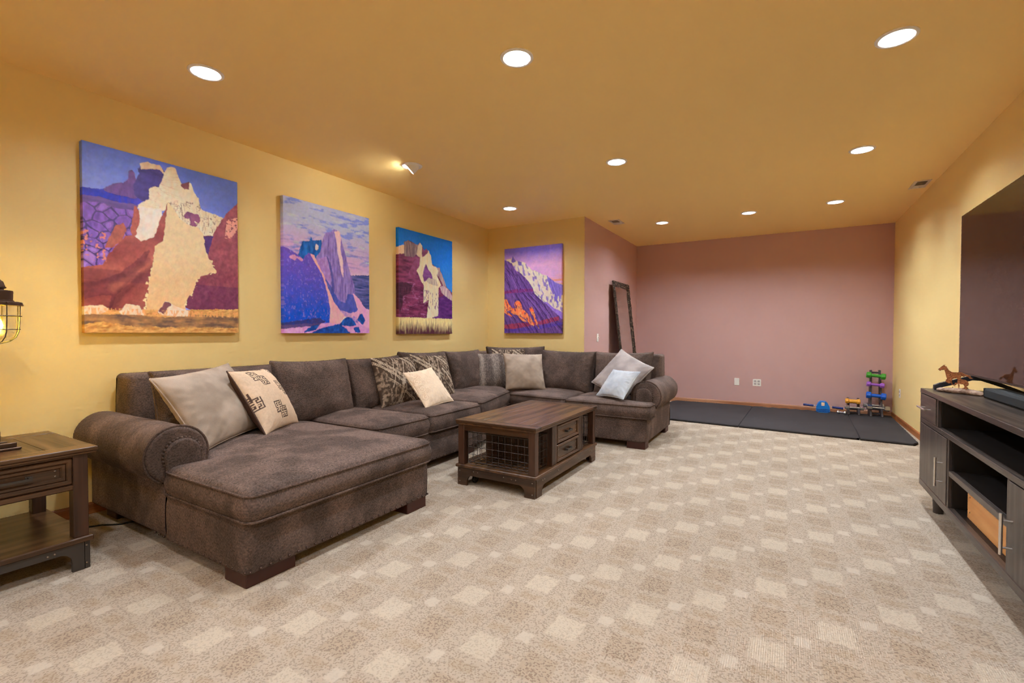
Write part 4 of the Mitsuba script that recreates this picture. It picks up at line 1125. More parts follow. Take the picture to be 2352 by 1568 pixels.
def canvas(label, fn, origin, across, w, h, depth, nu, nv, seed, side):
    """origin: top-left corner of the front; across: unit vector to the picture's right; the canvas is as deep as the stretcher behind it."""
    t = thing('canvas_painting', label, 'painting', 'desert landscape canvases')
    a = Paint(nu, nv, seed=seed)
    fn(a)
    a.finish()
    o, r = np.array(origin, float), np.array(across, float)
    v = o + a.u[:, None] * w * r + np.array([0, 0, -1.0]) * a.v[:, None] * h
    i = np.arange(nu * nv).reshape(nv, nu)
    p, q, s, z = i[:-1, :-1].ravel(), i[:-1, 1:].ravel(), i[1:, 1:].ravel(), i[1:, :-1].ravel()
    f = np.vstack([np.c_[p, s, q], np.c_[p, z, s]])
    # the print folds round the edges: four side strips that carry the border's colours
    back = np.cross(r, [0, 0, 1.0])
    if back @ np.array(side) > 0:
        back = -back
    into = -np.array(side, float)
    vs, cs, fs, at = [v], [a.c], [f], len(v)
    for line, flip in ((i[0], 0), (i[-1], 1), (i[:, 0], 1), (i[:, -1], 0)):
        k = len(line)
        vs.append(np.vstack([v[line], v[line] + into * depth]))
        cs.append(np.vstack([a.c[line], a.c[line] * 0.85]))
        j = np.arange(k - 1)
        fs.append(np.vstack([np.c_[j, j + 1, j + 1 + k], np.c_[j, j + 1 + k, j + k]]) + at)
        at += 2 * k
    add('canvas', mesh(np.vstack(vs), np.vstack(fs)), 'mat_canvas_print', False, t, color=np.vstack(cs))
    c0 = o + into * (depth - 0.001)
    pts = [c0 + r * (w * x) + np.array([0, 0, -h * y]) + into * d for x in (0.02, 0.98) for y in (0.02, 0.98) for d in (-0.015, 0.0005)]
    add('stretcher', trimesh.convex.convex_hull(np.array(pts)), 'mat_pine', False, t)


DEP = 0.042
canvas('large desert painting of a pale rock butte with a bright cream flank, nearest the camera', paint_butte, (XL + DEP + 0.001, 1.190, 2.400), (0, 1, 0), 0.972, 1.221, DEP, 400, 460, 1, (1, 0, 0))
canvas('painting of a purple rock spire above blue slopes, second from the left', paint_spire, (XL + DEP + 0.001, 2.562, 2.400), (0, 1, 0), 0.988, 1.224, DEP, 260, 330, 2, (1, 0, 0))
canvas('painting of a maroon cliff with cream face under blue sky, third from the left', paint_cliff, (XL + DEP + 0.001, 3.990, 2.395), (0, 1, 0), 0.998, 1.227, DEP, 200, 300, 3, (1, 0, 0))
canvas('painting of a purple furrowed slope with orange glints, on the short wall of the corner', paint_slope, (-3.592, YN - DEP - 0.001, 2.405), (1, 0, 0), 0.918, 1.228, DEP, 200, 270, 4, (0, -1, 0))

# ---------------------------------------------------------------- coffee table and end table (one maker's style: planked tops, riveted plinths)
WX, WY, WZ = 'mat_table_wood_x', 'mat_table_wood_y', 'mat_table_wood_z'


def arch_panel(length, z0, z1, foot, arch):
    """A plinth board in (along, up): flat feet at both ends and a long arch cut out between."""
    p = shapely.box(0, z0, length, z1)
    r = min(0.05, arch)
    cut = shapely.box(foot + r, z0 - 0.1, length - foot - r, z0 + arch)
    cut = cut.union(shapely.box(foot, z0 - 0.1, length - foot, z0 + arch - r)).union(Point(foot + r, z0 + arch - r).buffer(r)).union(Point(length - foot - r, z0 + arch - r).buffer(r))
    return p.difference(cut)


def board(poly, t, origin, axis, inward):
    """Extrude a plan in (along, up) by t. axis 'x' or 'y': which way it runs; inward: sign of the depth direction."""
    m = trimesh.creation.extrude_polygon(poly, t, engine='earcut')
    v = m.vertices
    o = np.array(origin, float)
    if axis == 'x':
        w = np.c_[o[0] + v[:, 0], o[1] + inward * v[:, 2], v[:, 1]]
    else:
        w = np.c_[o[0] + inward * v[:, 2], o[1] + v[:, 0], v[:, 1]]
    m = mesh(w, m.faces)
    m = outward(m)
    return m


def rivets(parent, pts, r=0.006):
    for p in pts:
        add('rivet', ball(p, r, 1), 'mat_nail', True, parent)


def planked_top(parent, x0, x1, y0, y1, z0, z1, n, bread, along):
    """A framed top: planks between two end boards, fine recessed joints."""
    g = 0.0012
    if along == 'y':
        xs = np.linspace(x0, x1, n + 1)
        for a, b in zip(xs[:-1], xs[1:]):
            add('plank', box(a + g, b - g, y0 + bread, y1 - bread, z0, z1 - 0.0008, 0.0016), WY, False, parent)
        for a, b in ((y0, y0 + bread - g), (y1 - bread + g, y1)):
            add('end_board', box(x0, x1, a, b, z0, z1, 0.003), WX, False, parent)
    else:
        ys = np.linspace(y0, y1, n + 1)
        for a, b in zip(ys[:-1], ys[1:]):
            add('plank', box(x0 + bread, x1 - bread, a + g, b - g, z0, z1 - 0.0008, 0.0016), WX, False, parent)
        for a, b in ((x0, x0 + bread - g), (x1 - bread + g, x1)):
            add('end_board', box(a, b, y0, y1, z0, z1, 0.003), WY, False, parent)


TX0, TX1, TY0, TY1 = -2.2325, -1.5215, 2.917, 4.149
t = thing('coffee_table', 'dark wood coffee table with wire basket bays and two drawers, in front of the sofa', 'coffee table')
add('sub_top', box(TX0 + 0.004, TX1 - 0.004, TY0 + 0.004, TY1 - 0.004, 0.470, 0.488, 0.003), WY, False, t)
planked_top(t, TX0, TX1, TY0, TY1, 0.488, 0.507, 7, 0.09, 'y')
lx0, lx1, ly0, ly1 = TX0 + 0.018, TX1 - 0.014, TY0 + 0.014, TY1 - 0.014
for x in (lx0, lx1 - 0.056):
    for y in (ly0, ly1 - 0.056):
        add('leg', box(x, x + 0.056, y, y + 0.056, 0.160, 0.472, 0.003), WZ, False, t)
add('apron', box(lx0 + 0.05, lx1 - 0.05, ly0 + 0.006, ly0 + 0.03, 0.425, 0.471), WX, False, t)
add('apron', box(lx0 + 0.05, lx1 - 0.05, ly1 - 0.03, ly1 - 0.006, 0.425, 0.471), WX, False, t)
add('apron', box(lx0 + 0.006, lx0 + 0.03, ly0 + 0.05, ly1 - 0.05, 0.455, 0.471), WY, False, t)
add('apron', box(lx1 - 0.03, lx1 - 0.006, ly0 + 0.05, ly1 - 0.05, 0.462, 0.471), WY, False, t)
add('shelf', box(TX0, TX1, TY0, TY1, 0.137, 0.161, 0.005), WY, False, t)
for y, s in ((ly0 - 0.004, 1), (ly1 + 0.004, -1)):
    add('plinth', board(arch_panel(lx1 - lx0, 0.0, 0.138, 0.085, 0.082), 0.020, (lx0, y), 'x', s), WX, False, t)
for x, s in ((lx0 - 0.004, 1), (lx1 + 0.004, -1)):
    add('plinth', board(arch_panel(ly1 - ly0 - 0.034, 0.0, 0.138, 0.085, 0.075), 0.020, (x, ly0 + 0.017), 'y', s), WY, False, t)
yf, xf = ly0 - 0.005, lx1 + 0.005
rivets(t, [(lx0 + 0.02, yf, 0.112), (lx0 + 0.02, yf, 0.03), (lx1 - 0.02, yf, 0.112), (lx1 - 0.02, yf, 0.03), (lx0 + 0.15, yf, 0.118), (lx0 + 0.19, yf, 0.118), (lx1 - 0.19, yf, 0.112), (lx1 - 0.155, yf, 0.112), (lx0 + 0.42, yf, 0.118)], 0.005)
rivets(t, [(xf, ly0 + 0.11, 0.11), (xf, ly0 + 0.14, 0.11), (xf, ly0 + 0.38, 0.115), (xf, ly1 - 0.42, 0.115), (xf, ly1 - 0.15, 0.11), (xf, ly1 - 0.12, 0.11)], 0.005)
for x in (lx0 + 0.10, lx1 - 0.10):
    for y in (ly0 + 0.09, ly1 - 0.09):
        c = add('caster', lathe([(0.0, -0.014), (0.024, -0.014), (0.030, -0.008), (0.030, 0.008), (0.024, 0.014), (0.0, 0.014)], 24), 'mat_cord_rubber', 30, t)
        scene[c] = {**scene[c], 'to_world': T().translate([x, y, 0.031]).rotate([0, 1, 0], 90)}
        add('bracket', cat(slab(x - 0.02, x + 0.02, y - 0.02, y + 0.02, 0.128, 0.136), slab(x - 0.019, x - 0.016, y - 0.012, y + 0.012, 0.025, 0.13), slab(x + 0.016, x + 0.019, y - 0.012, y + 0.012, 0.025, 0.13)), 'mat_iron', False, c)
# the drawer case between the two open bays
cy0, cy1 = 3.225, 3.842
add('case', cat(box(lx0 + 0.064, lx1 - 0.006, cy0, cy0 + 0.022, 0.161, 0.470), box(lx0 + 0.064, lx1 - 0.006, cy1 - 0.022, cy1, 0.161, 0.470), box(lx0 + 0.07, lx0 + 0.084, cy0 + 0.02, cy1 - 0.02, 0.161, 0.470),
                box(lx1 - 0.03, lx1 - 0.008, cy0 + 0.022, cy0 + 0.09, 0.161, 0.470), box(lx1 - 0.03, lx1 - 0.008, cy1 - 0.09, cy1 - 0.022, 0.161, 0.470)), WZ, False, t)
dy0, dy1 = cy0 + 0.092, cy1 - 0.092


def bail_pull(parent, c, w, axis, out):
    """A square-ended bar pull on two plates; c on the face, out: unit direction out of the face."""
    o, a = np.array(out, float), np.array(axis, float)
    c = np.array(c, float)
    up = np.array([0, 0, 1.0])

    def blk(centre, ha, ho, hu):
        pts = [centre + a * sa * ha + o * so * ho + up * su * hu for sa in (-1, 1) for so in (-1, 1) for su in (-1, 1)]
        return trimesh.convex.convex_hull(np.array(pts))
    h = add('pull', cat(blk(c + o * 0.024, w / 2 - 0.012, 0.004, 0.005), blk(c + a * (w / 2 - 0.014) + o * 0.012, 0.006, 0.013, 0.008), blk(c - a * (w / 2 - 0.014) + o * 0.012, 0.006, 0.013, 0.008)), 'mat_iron', False, parent)
    for s in (-1, 1):
        add('pull_plate', blk(c + a * s * (w / 2 - 0.014) + o * 0.0015, 0.013, 0.0015, 0.011), 'mat_iron', False, h)


for z0, z1 in ((0.168, 0.306), (0.315, 0.460)):
    d = add('drawer', box(lx1 - 0.03, lx1 - 0.016, dy0 + 0.025, dy1 - 0.025, z0 + 0.02, z1 - 0.02, 0.002), WY, False, t)
    xo = lx1 - 0.004
    add('moulding', cat(box(lx1 - 0.03, xo, dy0, dy1, z0, z0 + 0.024, 0.006), box(lx1 - 0.03, xo, dy0, dy1, z1 - 0.024, z1, 0.006), box(lx1 - 0.03, xo, dy0, dy0 + 0.028, z0, z1, 0.006), box(lx1 - 0.03, xo, dy1 - 0.028, dy1, z0, z1, 0.006)), WY, False, d)
    bail_pull(d, (lx1 - 0.016, (dy0 + dy1) / 2, (z0 + z1) / 2), 0.115, (0, 1, 0), (1, 0, 0))
    rivets(d, [(lx1 - 0.016, y, z) for y in (dy0 + 0.045, dy1 - 0.045) for z in (z0 + 0.045, z1 - 0.045)], 0.004)


def wire_basket(label, x0, x1, y0, y1, z0, z1, nx, ny):
    t = thing('wire_basket', label, 'basket', 'wire baskets in the coffee table')
    add('rim', tube(np.array([(x0, y0, z1), (x1, y0, z1), (x1, y1, z1), (x0, y1, z1)]), 0.0035, 6, closed=True), 'mat_wire', False, t)
    r = 0.0022
    ms = []
    for x in np.linspace(x0, x1, nx):
        ms.append(tube([(x, y0, z1), (x, y0, z0 + 0.02), (x, y0 + 0.02, z0), (x, y1 - 0.02, z0), (x, y1, z0 + 0.02), (x, y1, z1)], r, 5))
    for y in np.linspace(y0, y1, ny):
        ms.append(tube([(x0, y, z1), (x0, y, z0 + 0.02), (x0 + 0.02, y, z0), (x1 - 0.02, y, z0), (x1, y, z0 + 0.02), (x1, y, z1)], r, 5))
    for m in ms:
        add('wire', m, 'mat_wire', False, t)
    for z in np.linspace(z0 + 0.02, z1, 5)[:-1]:
        add('hoop', tube(np.array([(x0, y0, z), (x1, y0, z), (x1, y1, z), (x0, y1, z)]), r, 5, closed=True), 'mat_wire', False, t)


wire_basket('wire basket in the near open bay of the coffee table', lx0 + 0.075, lx1 - 0.045, ly0 + 0.03, cy0 - 0.012, 0.1635, 0.412, 11, 5)
wire_basket('wire basket in the far open bay of the coffee table', lx0 + 0.075, lx1 - 0.045, cy1 + 0.012, ly1 - 0.04, 0.1635, 0.412, 11, 5)

# end table beside the left arm
EX0, EX1, EY0, EY1 = -3.70, -3.00, 0.29, 0.969
t = thing('end_table', 'dark wood end table with one drawer and a riveted plinth, left of the sofa', 'side table')
add('sub_top', box(EX0 + 0.004, EX1 - 0.004, EY0 + 0.004, EY1 - 0.004, 0.578, 0.590, 0.003), WY, False, t)
planked_top(t, EX0, EX1, EY0, EY1, 0.590, 0.610, 4, 0.10, 'x')
lx0, lx1, ly0, ly1 = EX0 + 0.02, EX1 - 0.02, EY0 + 0.034, EY1 - 0.034
for x in (lx0, lx1 - 0.058):
    for y in (ly0, ly1 - 0.058):
        add('leg', box(x, x + 0.058, y, y + 0.058, 0.165, 0.580, 0.003), WZ, False, t)
for x0, x1, ax, a, b in ((lx0 + 0.012, lx0 + 0.03, WY, ly0 + 0.05, ly1 - 0.05),):
    add('apron', box(x0, x1, a, b, 0.405, 0.579), ax, False, t)
for y0, y1 in ((ly0 + 0.008, ly0 + 0.028), (ly1 - 0.028, ly1 - 0.008)):
    add('apron', box(lx0 + 0.05, lx1 - 0.05, y0, y1, 0.405, 0.579), WX, False, t)
add('rail', box(lx1 - 0.032, lx1 - 0.006, ly0 + 0.05, ly1 - 0.05, 0.404, 0.432, 0.005), WY, False, t)
add('rail', box(lx1 - 0.032, lx1 - 0.006, ly0 + 0.05, ly1 - 0.05, 0.566, 0.580, 0.003), WY, False, t)
dy0, dy1, z0, z1 = ly0 + 0.060, ly1 - 0.060, 0.436, 0.564
d = add('drawer', box(lx1 - 0.04, lx1 - 0.016, dy0 + 0.02, dy1 - 0.02, z0 + 0.02, z1 - 0.02, 0.002), WY, False, t)
xo = lx1 + 0.002
for k, (i0, xx) in enumerate(((0.0, xo), (0.020, xo - 0.006))):
    w = 0.022
    add('moulding', cat(box(lx1 - 0.03, xx, dy0 + i0, dy1 - i0, z0 + i0, z0 + i0 + w, 0.006), box(lx1 - 0.03, xx, dy0 + i0, dy1 - i0, z1 - i0 - w, z1 - i0, 0.006),
                        box(lx1 - 0.03, xx, dy0 + i0, dy0 + i0 + w, z0 + i0, z1 - i0, 0.006), box(lx1 - 0.03, xx, dy1 - i0 - w, dy1 - i0, z0 + i0, z1 - i0, 0.006)), WY, False, d)
bail_pull(d, (lx1 - 0.016, (dy0 + dy1) / 2, (z0 + z1) / 2), 0.22, (0, 1, 0), (1, 0, 0))
rivets(d, [(lx1 - 0.015, y, z) for y in (dy0 + 0.06, dy1 - 0.06) for z in (z0 + 0.052, z1 - 0.050)], 0.0055)
add('shelf', box(EX0 + 0.005, EX1 - 0.006, EY0 + 0.012, EY1 - 0.018, 0.138, 0.166, 0.005), WY, False, t)
for y, s in ((ly0 - 0.003, 1), (ly1 + 0.003, -1)):
    add('plinth', board(arch_panel(lx1 - lx0, 0.0, 0.139, 0.065, 0.10), 0.020, (lx0, y), 'x', s), 'mat_iron', False, t, label='dark metal-clad plinth board')
for x, s in ((lx0 - 0.003, 1), (lx1 + 0.003, -1)):
    add('plinth', board(arch_panel(ly1 - ly0 - 0.04, 0.0, 0.139, 0.045, 0.10), 0.020, (x, ly0 + 0.02), 'y', s), 'mat_iron', False, t, label='dark metal-clad plinth board')
xf = lx1 + 0.004
rivets(t, [(xf, ly1 - 0.012, 0.118), (xf, ly1 - 0.012, 0.03), (xf, ly1 - 0.13, 0.118), (xf, ly1 - 0.155, 0.115), (lx1 - 0.012, ly1 + 0.004, 0.09)], 0.005)

# the lantern lamp on it
LC = np.array([-3.36, 0.690])
t = thing('table_lamp', 'bronze table lamp with a caged glass lantern, on the end table', 'lamp')
bx, by = LC[0], LC[1] - 0.045
add('base', cat(box(bx - 0.17, bx + 0.13, by - 0.165, by + 0.105, 0.610, 0.622, 0.003), box(bx - 0.155, bx + 0.115, by - 0.15, by + 0.092, 0.622, 0.645, 0.003), box(bx - 0.125, bx + 0.085, by - 0.125, by + 0.065, 0.645, 0.650, 0.002), box(bx - 0.115, bx + 0.075, by - 0.115, by + 0.045, 0.650, 0.702, 0.003)), 'mat_bronze', False, t)
post_y = by - 0.06
add('post', cat(rod((bx - 0.02, post_y, 0.70), (bx - 0.02, post_y, 1.47), 0.012), ball((bx - 0.02, post_y, 1.47), 0.020, 2)), 'mat_bronze', 30, t)
add('arm', tube([(bx - 0.02, post_y, 1.455), (bx - 0.01, post_y + 0.03, 1.492), (LC[0], LC[1] - 0.02, 1.50), (LC[0], LC[1], 1.488), (LC[0], LC[1], 1.440)], 0.008, 10), 'mat_bronze', 30, t)
LX, LY = LC
lant = add('lantern', lathe([(0.0, 1.450), (0.018, 1.447), (0.034, 1.432), (0.040, 1.412), (0.040, 1.408), (0.044, 1.406), (0.044, 1.400), (0.036, 1.397), (0.036, 1.392), (0.066, 1.388), (0.068, 1.383), (0.066, 1.342), (0.070, 1.340), (0.070, 1.336),
                             (0.096, 1.332), (0.098, 1.328), (0.098, 1.322), (0.103, 1.321), (0.103, 1.314), (0.0, 1.314)], 40, (LX, LY, 0)), 'mat_bronze', 30, t)
gl = lathe([(0.080, 1.314), (0.080, 1.19), (0.074, 1.165), (0.058, 1.145), (0.030, 1.134), (0.0, 1.132)], 40, (LX, LY, 0))
add('glass', gl, 'mat_clear_glass', True, lant)
for k in range(8):
    a = k * math.pi / 4 + 0.28
    pts = [(0.094, 1.318), (0.092, 1.24), (0.088, 1.185), (0.078, 1.158), (0.056, 1.137), (0.025, 1.127), (0.0, 1.125)]
    add('cage_wire', tube([(LX + r * math.cos(a), LY + r * math.sin(a), z) for r, z in pts], 0.0022, 6), 'mat_iron', False, lant)
    add('cage_screw', ball((LX + 0.098 * math.cos(a), LY + 0.098 * math.sin(a), 1.325), 0.006, 1), 'mat_bronze', True, lant)
for r, z in ((0.095, 1.262), (0.090, 1.196)):
    add('cage_ring', tube([(LX + r * math.cos(a), LY + r * math.sin(a), z) for a in np.linspace(0, 2 * math.pi, 41)[:-1]], 0.0022, 6, closed=True), 'mat_iron', False, lant)
add('socket', lathe([(0.0, 1.314), (0.018, 1.314), (0.018, 1.275), (0.014, 1.268), (0.0, 1.268)], 20, (LX, LY, 0)), 'mat_bronze', 30, lant)
k = add('bulb', lathe([(0.0, 1.27), (0.012, 1.27), (0.016, 1.258), (0.027, 1.236), (0.031, 1.215), (0.026, 1.196), (0.014, 1.186), (0.0, 1.184)], 24, (LX, LY, 0)), 'mat_white_enamel', True, lant)
scene[k]['emitter'] = {'type': 'area', 'radiance': rgb(BULB_RADIANCE)}
add('lamp_cord', tube([(-3.58, 0.66, 0.612), (-3.70, 0.655, 0.60), (-3.735, 0.66, 0.45), (-3.77, 0.685, 0.25), (-3.79, 0.70, 0.06), (-3.76, 0.74, 0.006), (-3.66, 0.90, 0.005)], 0.005, 7), 'mat_cord_rubber', True, t)
t = thing('floor_cable', 'thin black cable on the carpet running under the left end of the sofa', 'cable')
cab = np.array([(-3.69, 1.03), (-3.634, 1.126), (-3.60, 1.177), (-3.545, 1.215), (-3.515, 1.245), (-3.50, 1.30), (-3.48, 1.42)])
scene.update({t: mikit.ply(tube(np.c_[np.interp(np.linspace(0, 6, 31), range(7), cab[:, 0]), np.interp(np.linspace(0, 6, 31), range(7), cab[:, 1]), np.full(31, 0.005)], 0.0045, 7), 'mat_cord_rubber', smooth=True)})

# ---------------------------------------------------------------- media console with television
CX0, CX1, CY0, CY1, CZ0, CZ1 = 0.79, 1.235, 2.045, 4.200, 0.150, 0.810
KY, KZ = 'mat_console_wood_y', 'mat_console_wood_z'
t = thing('media_console', 'grey-brown wood media console with open shelves on short legs, under the television', 'tv stand')
add('top', box(CX0, CX1, CY0, CY1, CZ1 - 0.030, CZ1, 0.003), KY, False, t)
add('bottom', box(CX0, CX1, CY0, CY1, CZ0, CZ0 + 0.045, 0.004), KY, False, t)
for y0, y1 in ((CY1 - 0.022, CY1), (CY0, CY0 + 0.022)):
    add('side_panel', box(CX0 + 0.002, CX1, y0, y1, CZ0 + 0.045, CZ1 - 0.030, 0.002), KZ, False, t)
add('back_panel', slab(CX1 - 0.012, CX1 - 0.004, CY0 + 0.02, CY1 - 0.02, CZ0 + 0.045, CZ1 - 0.03), 'mat_drawer_black', False, t)
ry0, ry1 = 3.560, 2.690                      # the open bay between the doors
add('rail', box(CX0 + 0.001, CX1 - 0.012, CY0 + 0.022, CY1 - 0.022, 0.583, 0.612, 0.003), KY, False, t)
for y0, y1 in ((3.535, 3.562), (2.690, 2.717)):
    add('divider', box(CX0 + 0.020, CX1 - 0.012, y0, y1, CZ0 + 0.045, 0.583, 0.002), 'mat_espresso', False, t)
for y0, y1 in ((3.770, 3.795), (2.450, 2.475)):
    add('divider', box(CX0 + 0.020, CX1 - 0.012, y0, y1, 0.612, CZ1 - 0.03, 0.002), 'mat_espresso', False, t)
add('divider', box(0.985, CX1 - 0.012, 3.115, 3.140, 0.612, CZ1 - 0.03, 0.002), 'mat_espresso', False, t)
add('shelf', box(CX0 + 0.026, CX1 - 0.012, 2.717, 3.535, 0.376, 0.406, 0.003), 'mat_espresso', False, t)
add('shelf_edge', box(CX0 + 0.004, CX0 + 0.026, 2.717, 3.535, 0.376, 0.4062, 0.002), KY, False, t)
for y0, y1 in ((3.535, 3.562), (2.690, 2.717)):
    add('stile', box(CX0 + 0.003, CX0 + 0.020, y0, y1, CZ0 + 0.045, 0.583, 0.002), KZ, False, t)
for y0, y1 in ((3.770, 3.795), (2.450, 2.475)):
    add('stile', box(CX0 + 0.003, CX0 + 0.020, y0, y1, 0.612, CZ1 - 0.03, 0.002), KZ, False, t)
add('upper_floor', slab(CX0 + 0.030, CX1 - 0.013, 2.476, 3.769, 0.6121, 0.6130), 'mat_espresso', False, t)
add('lower_floor', slab(CX0 + 0.030, CX1 - 0.013, 2.718, 3.534, CZ0 + 0.0451, CZ0 + 0.0460), 'mat_espresso', False, t)


def bar_handle(parent, a, b, out):
    a, b, o = np.array(a, float), np.array(b, float), np.array(out, float)
    d = (b - a) / np.linalg.norm(b - a)
    add('handle', cat(rod(a + o * 0.034, b + o * 0.034, 0.0062, 14), rod(a + d * 0.03, a + d * 0.03 + o * 0.034, 0.004, 10), rod(b - d * 0.03, b - d * 0.03 + o * 0.034, 0.004, 10)), 'mat_nickel', 40, parent)


for y0, y1, hy in ((3.565, CY1 - 0.024, 3.635), (CY0 + 0.024, 2.687, 2.640)):
    d = add('door', box(CX0 - 0.001, CX0 + 0.019, y0, y1, CZ0 + 0.048, 0.580, 0.002), KZ, False, t)
    bar_handle(d, (CX0 - 0.001, hy, 0.285), (CX0 - 0.001, hy, 0.455), (-1, 0, 0))
for y0, y1 in ((3.800, CY1 - 0.024), (CY0 + 0.024, 2.445)):
    d = add('drawer', box(CX0 - 0.001, CX0 + 0.019, y0, y1, 0.616, CZ1 - 0.033, 0.002), KY, False, t)
    bar_handle(d, (CX0 - 0.001, (y0 + y1) / 2 - 0.10, 0.697), (CX0 - 0.001, (y0 + y1) / 2 + 0.10, 0.697), (-1, 0, 0))
for x in (0.868, 1.165):
    for y in (CY1 - 0.125, CY0 + 0.125):
        add('leg', lathe([(0.0, 0.0), (0.026, 0.0), (0.034, 0.150), (0.0, 0.150)], 24, (x, y, 0.0)), KZ, 30, t)
for y in (CY1 - 0.125, CY0 + 0.125):
    add('leg_rail', box(0.885, 1.15, y - 0.014, y + 0.014, 0.10, 0.150, 0.003), KY, False, t)
add('cable', tube([(1.215, 3.30, 0.50), (1.13, 3.33, 0.47), (1.05, 3.22, 0.412), (1.0, 3.05, 0.410), (1.06, 2.92, 0.410), (1.16, 2.87, 0.45), (1.215, 2.86, 0.50)], 0.005, 7), 'mat_cord_rubber', True, t)

t = thing('pine_box', 'pale pine box lying on the lower shelf of the media console', 'box')
BX0, BX1, BY0, BY1 = 0.842, 1.108, 2.735, 3.400
add('panel', box(BX0, BX0 + 0.016, BY0, BY1, 0.1965, 0.345, 0.002), 'mat_pine', False, t)
add('panel', box(BX1 - 0.016, BX1, BY0, BY1, 0.1965, 0.345, 0.002), 'mat_pine', False, t)
add('panel', box(BX0 + 0.016, BX1 - 0.016, BY0, BY0 + 0.016, 0.1965, 0.345, 0.002), 'mat_pine', False, t)
add('panel', box(BX0 + 0.016, BX1 - 0.016, BY1 - 0.016, BY1, 0.1965, 0.345, 0.002), 'mat_pine', False, t)
add('lid', box(BX0, BX1, BY0, BY1, 0.345, 0.357, 0.002), 'mat_pine', False, t)
for y in (BY1 - 0.04, BY0 + 0.04):
    for z in (0.235, 0.315):
        add('nail', ball((BX0, y, z), 0.004, 1, (0.4, 1, 1)), 'mat_socket_dark', True, t)

# television
TY0, TY1, TZ0, TZ1, TVX = 2.46, 4.402, 0.908, 2.002, 1.030
t = thing('television', 'very large flat television with a dark glossy screen, on the media console', 'tv')
add('housing', box(TVX + 0.004, TVX + 0.035, TY0, TY1, TZ0, TZ1, 0.004), 'mat_black_plastic', False, t)
add('screen', box(TVX, TVX + 0.006, TY0 + 0.004, TY1 - 0.004, TZ0 + 0.010, TZ1 - 0.004, 0.001), 'mat_screen', False, t)
add('bottom_bezel', box(TVX - 0.001, TVX + 0.030, TY0, TY1, TZ0 - 0.001, TZ0 + 0.0095, 0.001), 'mat_bezel', False, t)
for y in (4.115, 2.60):
    pr = Polygon([(-0.207, 0.0), (-0.185, 0.0), (-0.165, 0.020), (-0.02, 0.072), (0.02, 0.072), (0.195, 0.004), (0.215, 0.0), (0.215, 0.014), (0.03, 0.100), (-0.03, 0.100), (-0.178, 0.046), (-0.207, 0.030)]).buffer(0)
    m = trimesh.creation.extrude_polygon(pr, 0.030, engine='earcut')
    v = m.vertices
    m = mesh(np.c_[TVX + 0.018 + v[:, 0], y - 0.015 + v[:, 2], CZ1 + 0.0005 + v[:, 1]], m.faces)
    m = outward(m)
    add('foot', m, 'mat_black_metal', False, t)

t = thing('soundbar', 'charcoal fabric soundbar lying under the television on the console', 'speaker')
add('body', box(0.985, 1.085, 2.52, 3.735, 0.8115, 0.868, 0.010), 'mat_soundbar_cloth', False, t)
add('end_cap', box(0.984, 1.086, 3.733, 3.741, 0.8115, 0.869, 0.004), 'mat_black_plastic', False, t)
add('end_cap', box(0.984, 1.086, 2.514, 2.522, 0.8115, 0.869, 0.004), 'mat_black_plastic', False, t)

# rusty running horses on a piece of driftwood
LOGC, LD = np.array([0.925, 3.925]), np.array([0.60, -0.80])
LN = np.array([0.80, 0.60])
t = thing('horse_sculpture', 'rusty metal cut-out of a running mare and foal on a driftwood base, on the console', 'sculpture')
n = 40
s = np.linspace(-0.135, 0.135, n)
rr = np.interp(s, [-0.135, -0.125, -0.05, 0.04, 0.11, 0.135], [0.008, 0.012, 0.016, 0.0175, 0.015, 0.006])
ctr = np.c_[LOGC[0] + LD[0] * s + 0.006 * np.sin(s * 30) * LN[0], LOGC[1] + LD[1] * s + 0.006 * np.sin(s * 30) * LN[1], 0.8112 + rr * 0.9]
lg = tube(ctr, rr, 16)
off = (meshkit.fbm(lg.vertices * np.array([90, 90, 160]), 3, 4) - 0.5)[:, None]
v = lg.vertices
axis = np.stack([np.interp((v[:, :2] - LOGC) @ LD, s, ctr[:, k]) for k in range(3)], 1)
v = axis + (v - axis) * np.array([1.6, 1.6, 1.0]) * (1 + 0.55 * off)
v[:, 2] = np.maximum(v[:, 2], 0.8105)
add('driftwood_base', mesh(v, lg.faces), 'mat_driftwood', 50, t, label='weathered driftwood log')
for nm, dep in (('mare', 0.004), ('foal', -0.012)):
    m = trimesh.creation.extrude_polygon(Polygon(HORSES[nm]).buffer(0), 0.0025, engine='earcut')
    v = m.vertices
    zb = 0.838 + v[:, 1]
    w = np.c_[LOGC[0] + LD[0] * v[:, 0] + LN[0] * (dep + v[:, 2]), LOGC[1] + LD[1] * v[:, 0] + LN[1] * (dep + v[:, 2]), zb]
    m = mesh(w, m.faces)
    m = outward(m)
    h = add(nm, m, 'mat_rust', False, t)
    for a in ((-0.045, 0.03) if nm == 'mare' else (0.005, 0.05)):
        p = np.array([LOGC[0] + LD[0] * a + LN[0] * dep, LOGC[1] + LD[1] * a + LN[1] * dep])
        add('pin', rod((p[0], p[1], 0.828), (p[0], p[1], 0.848), 0.0014, 6), 'mat_rust', False, h)

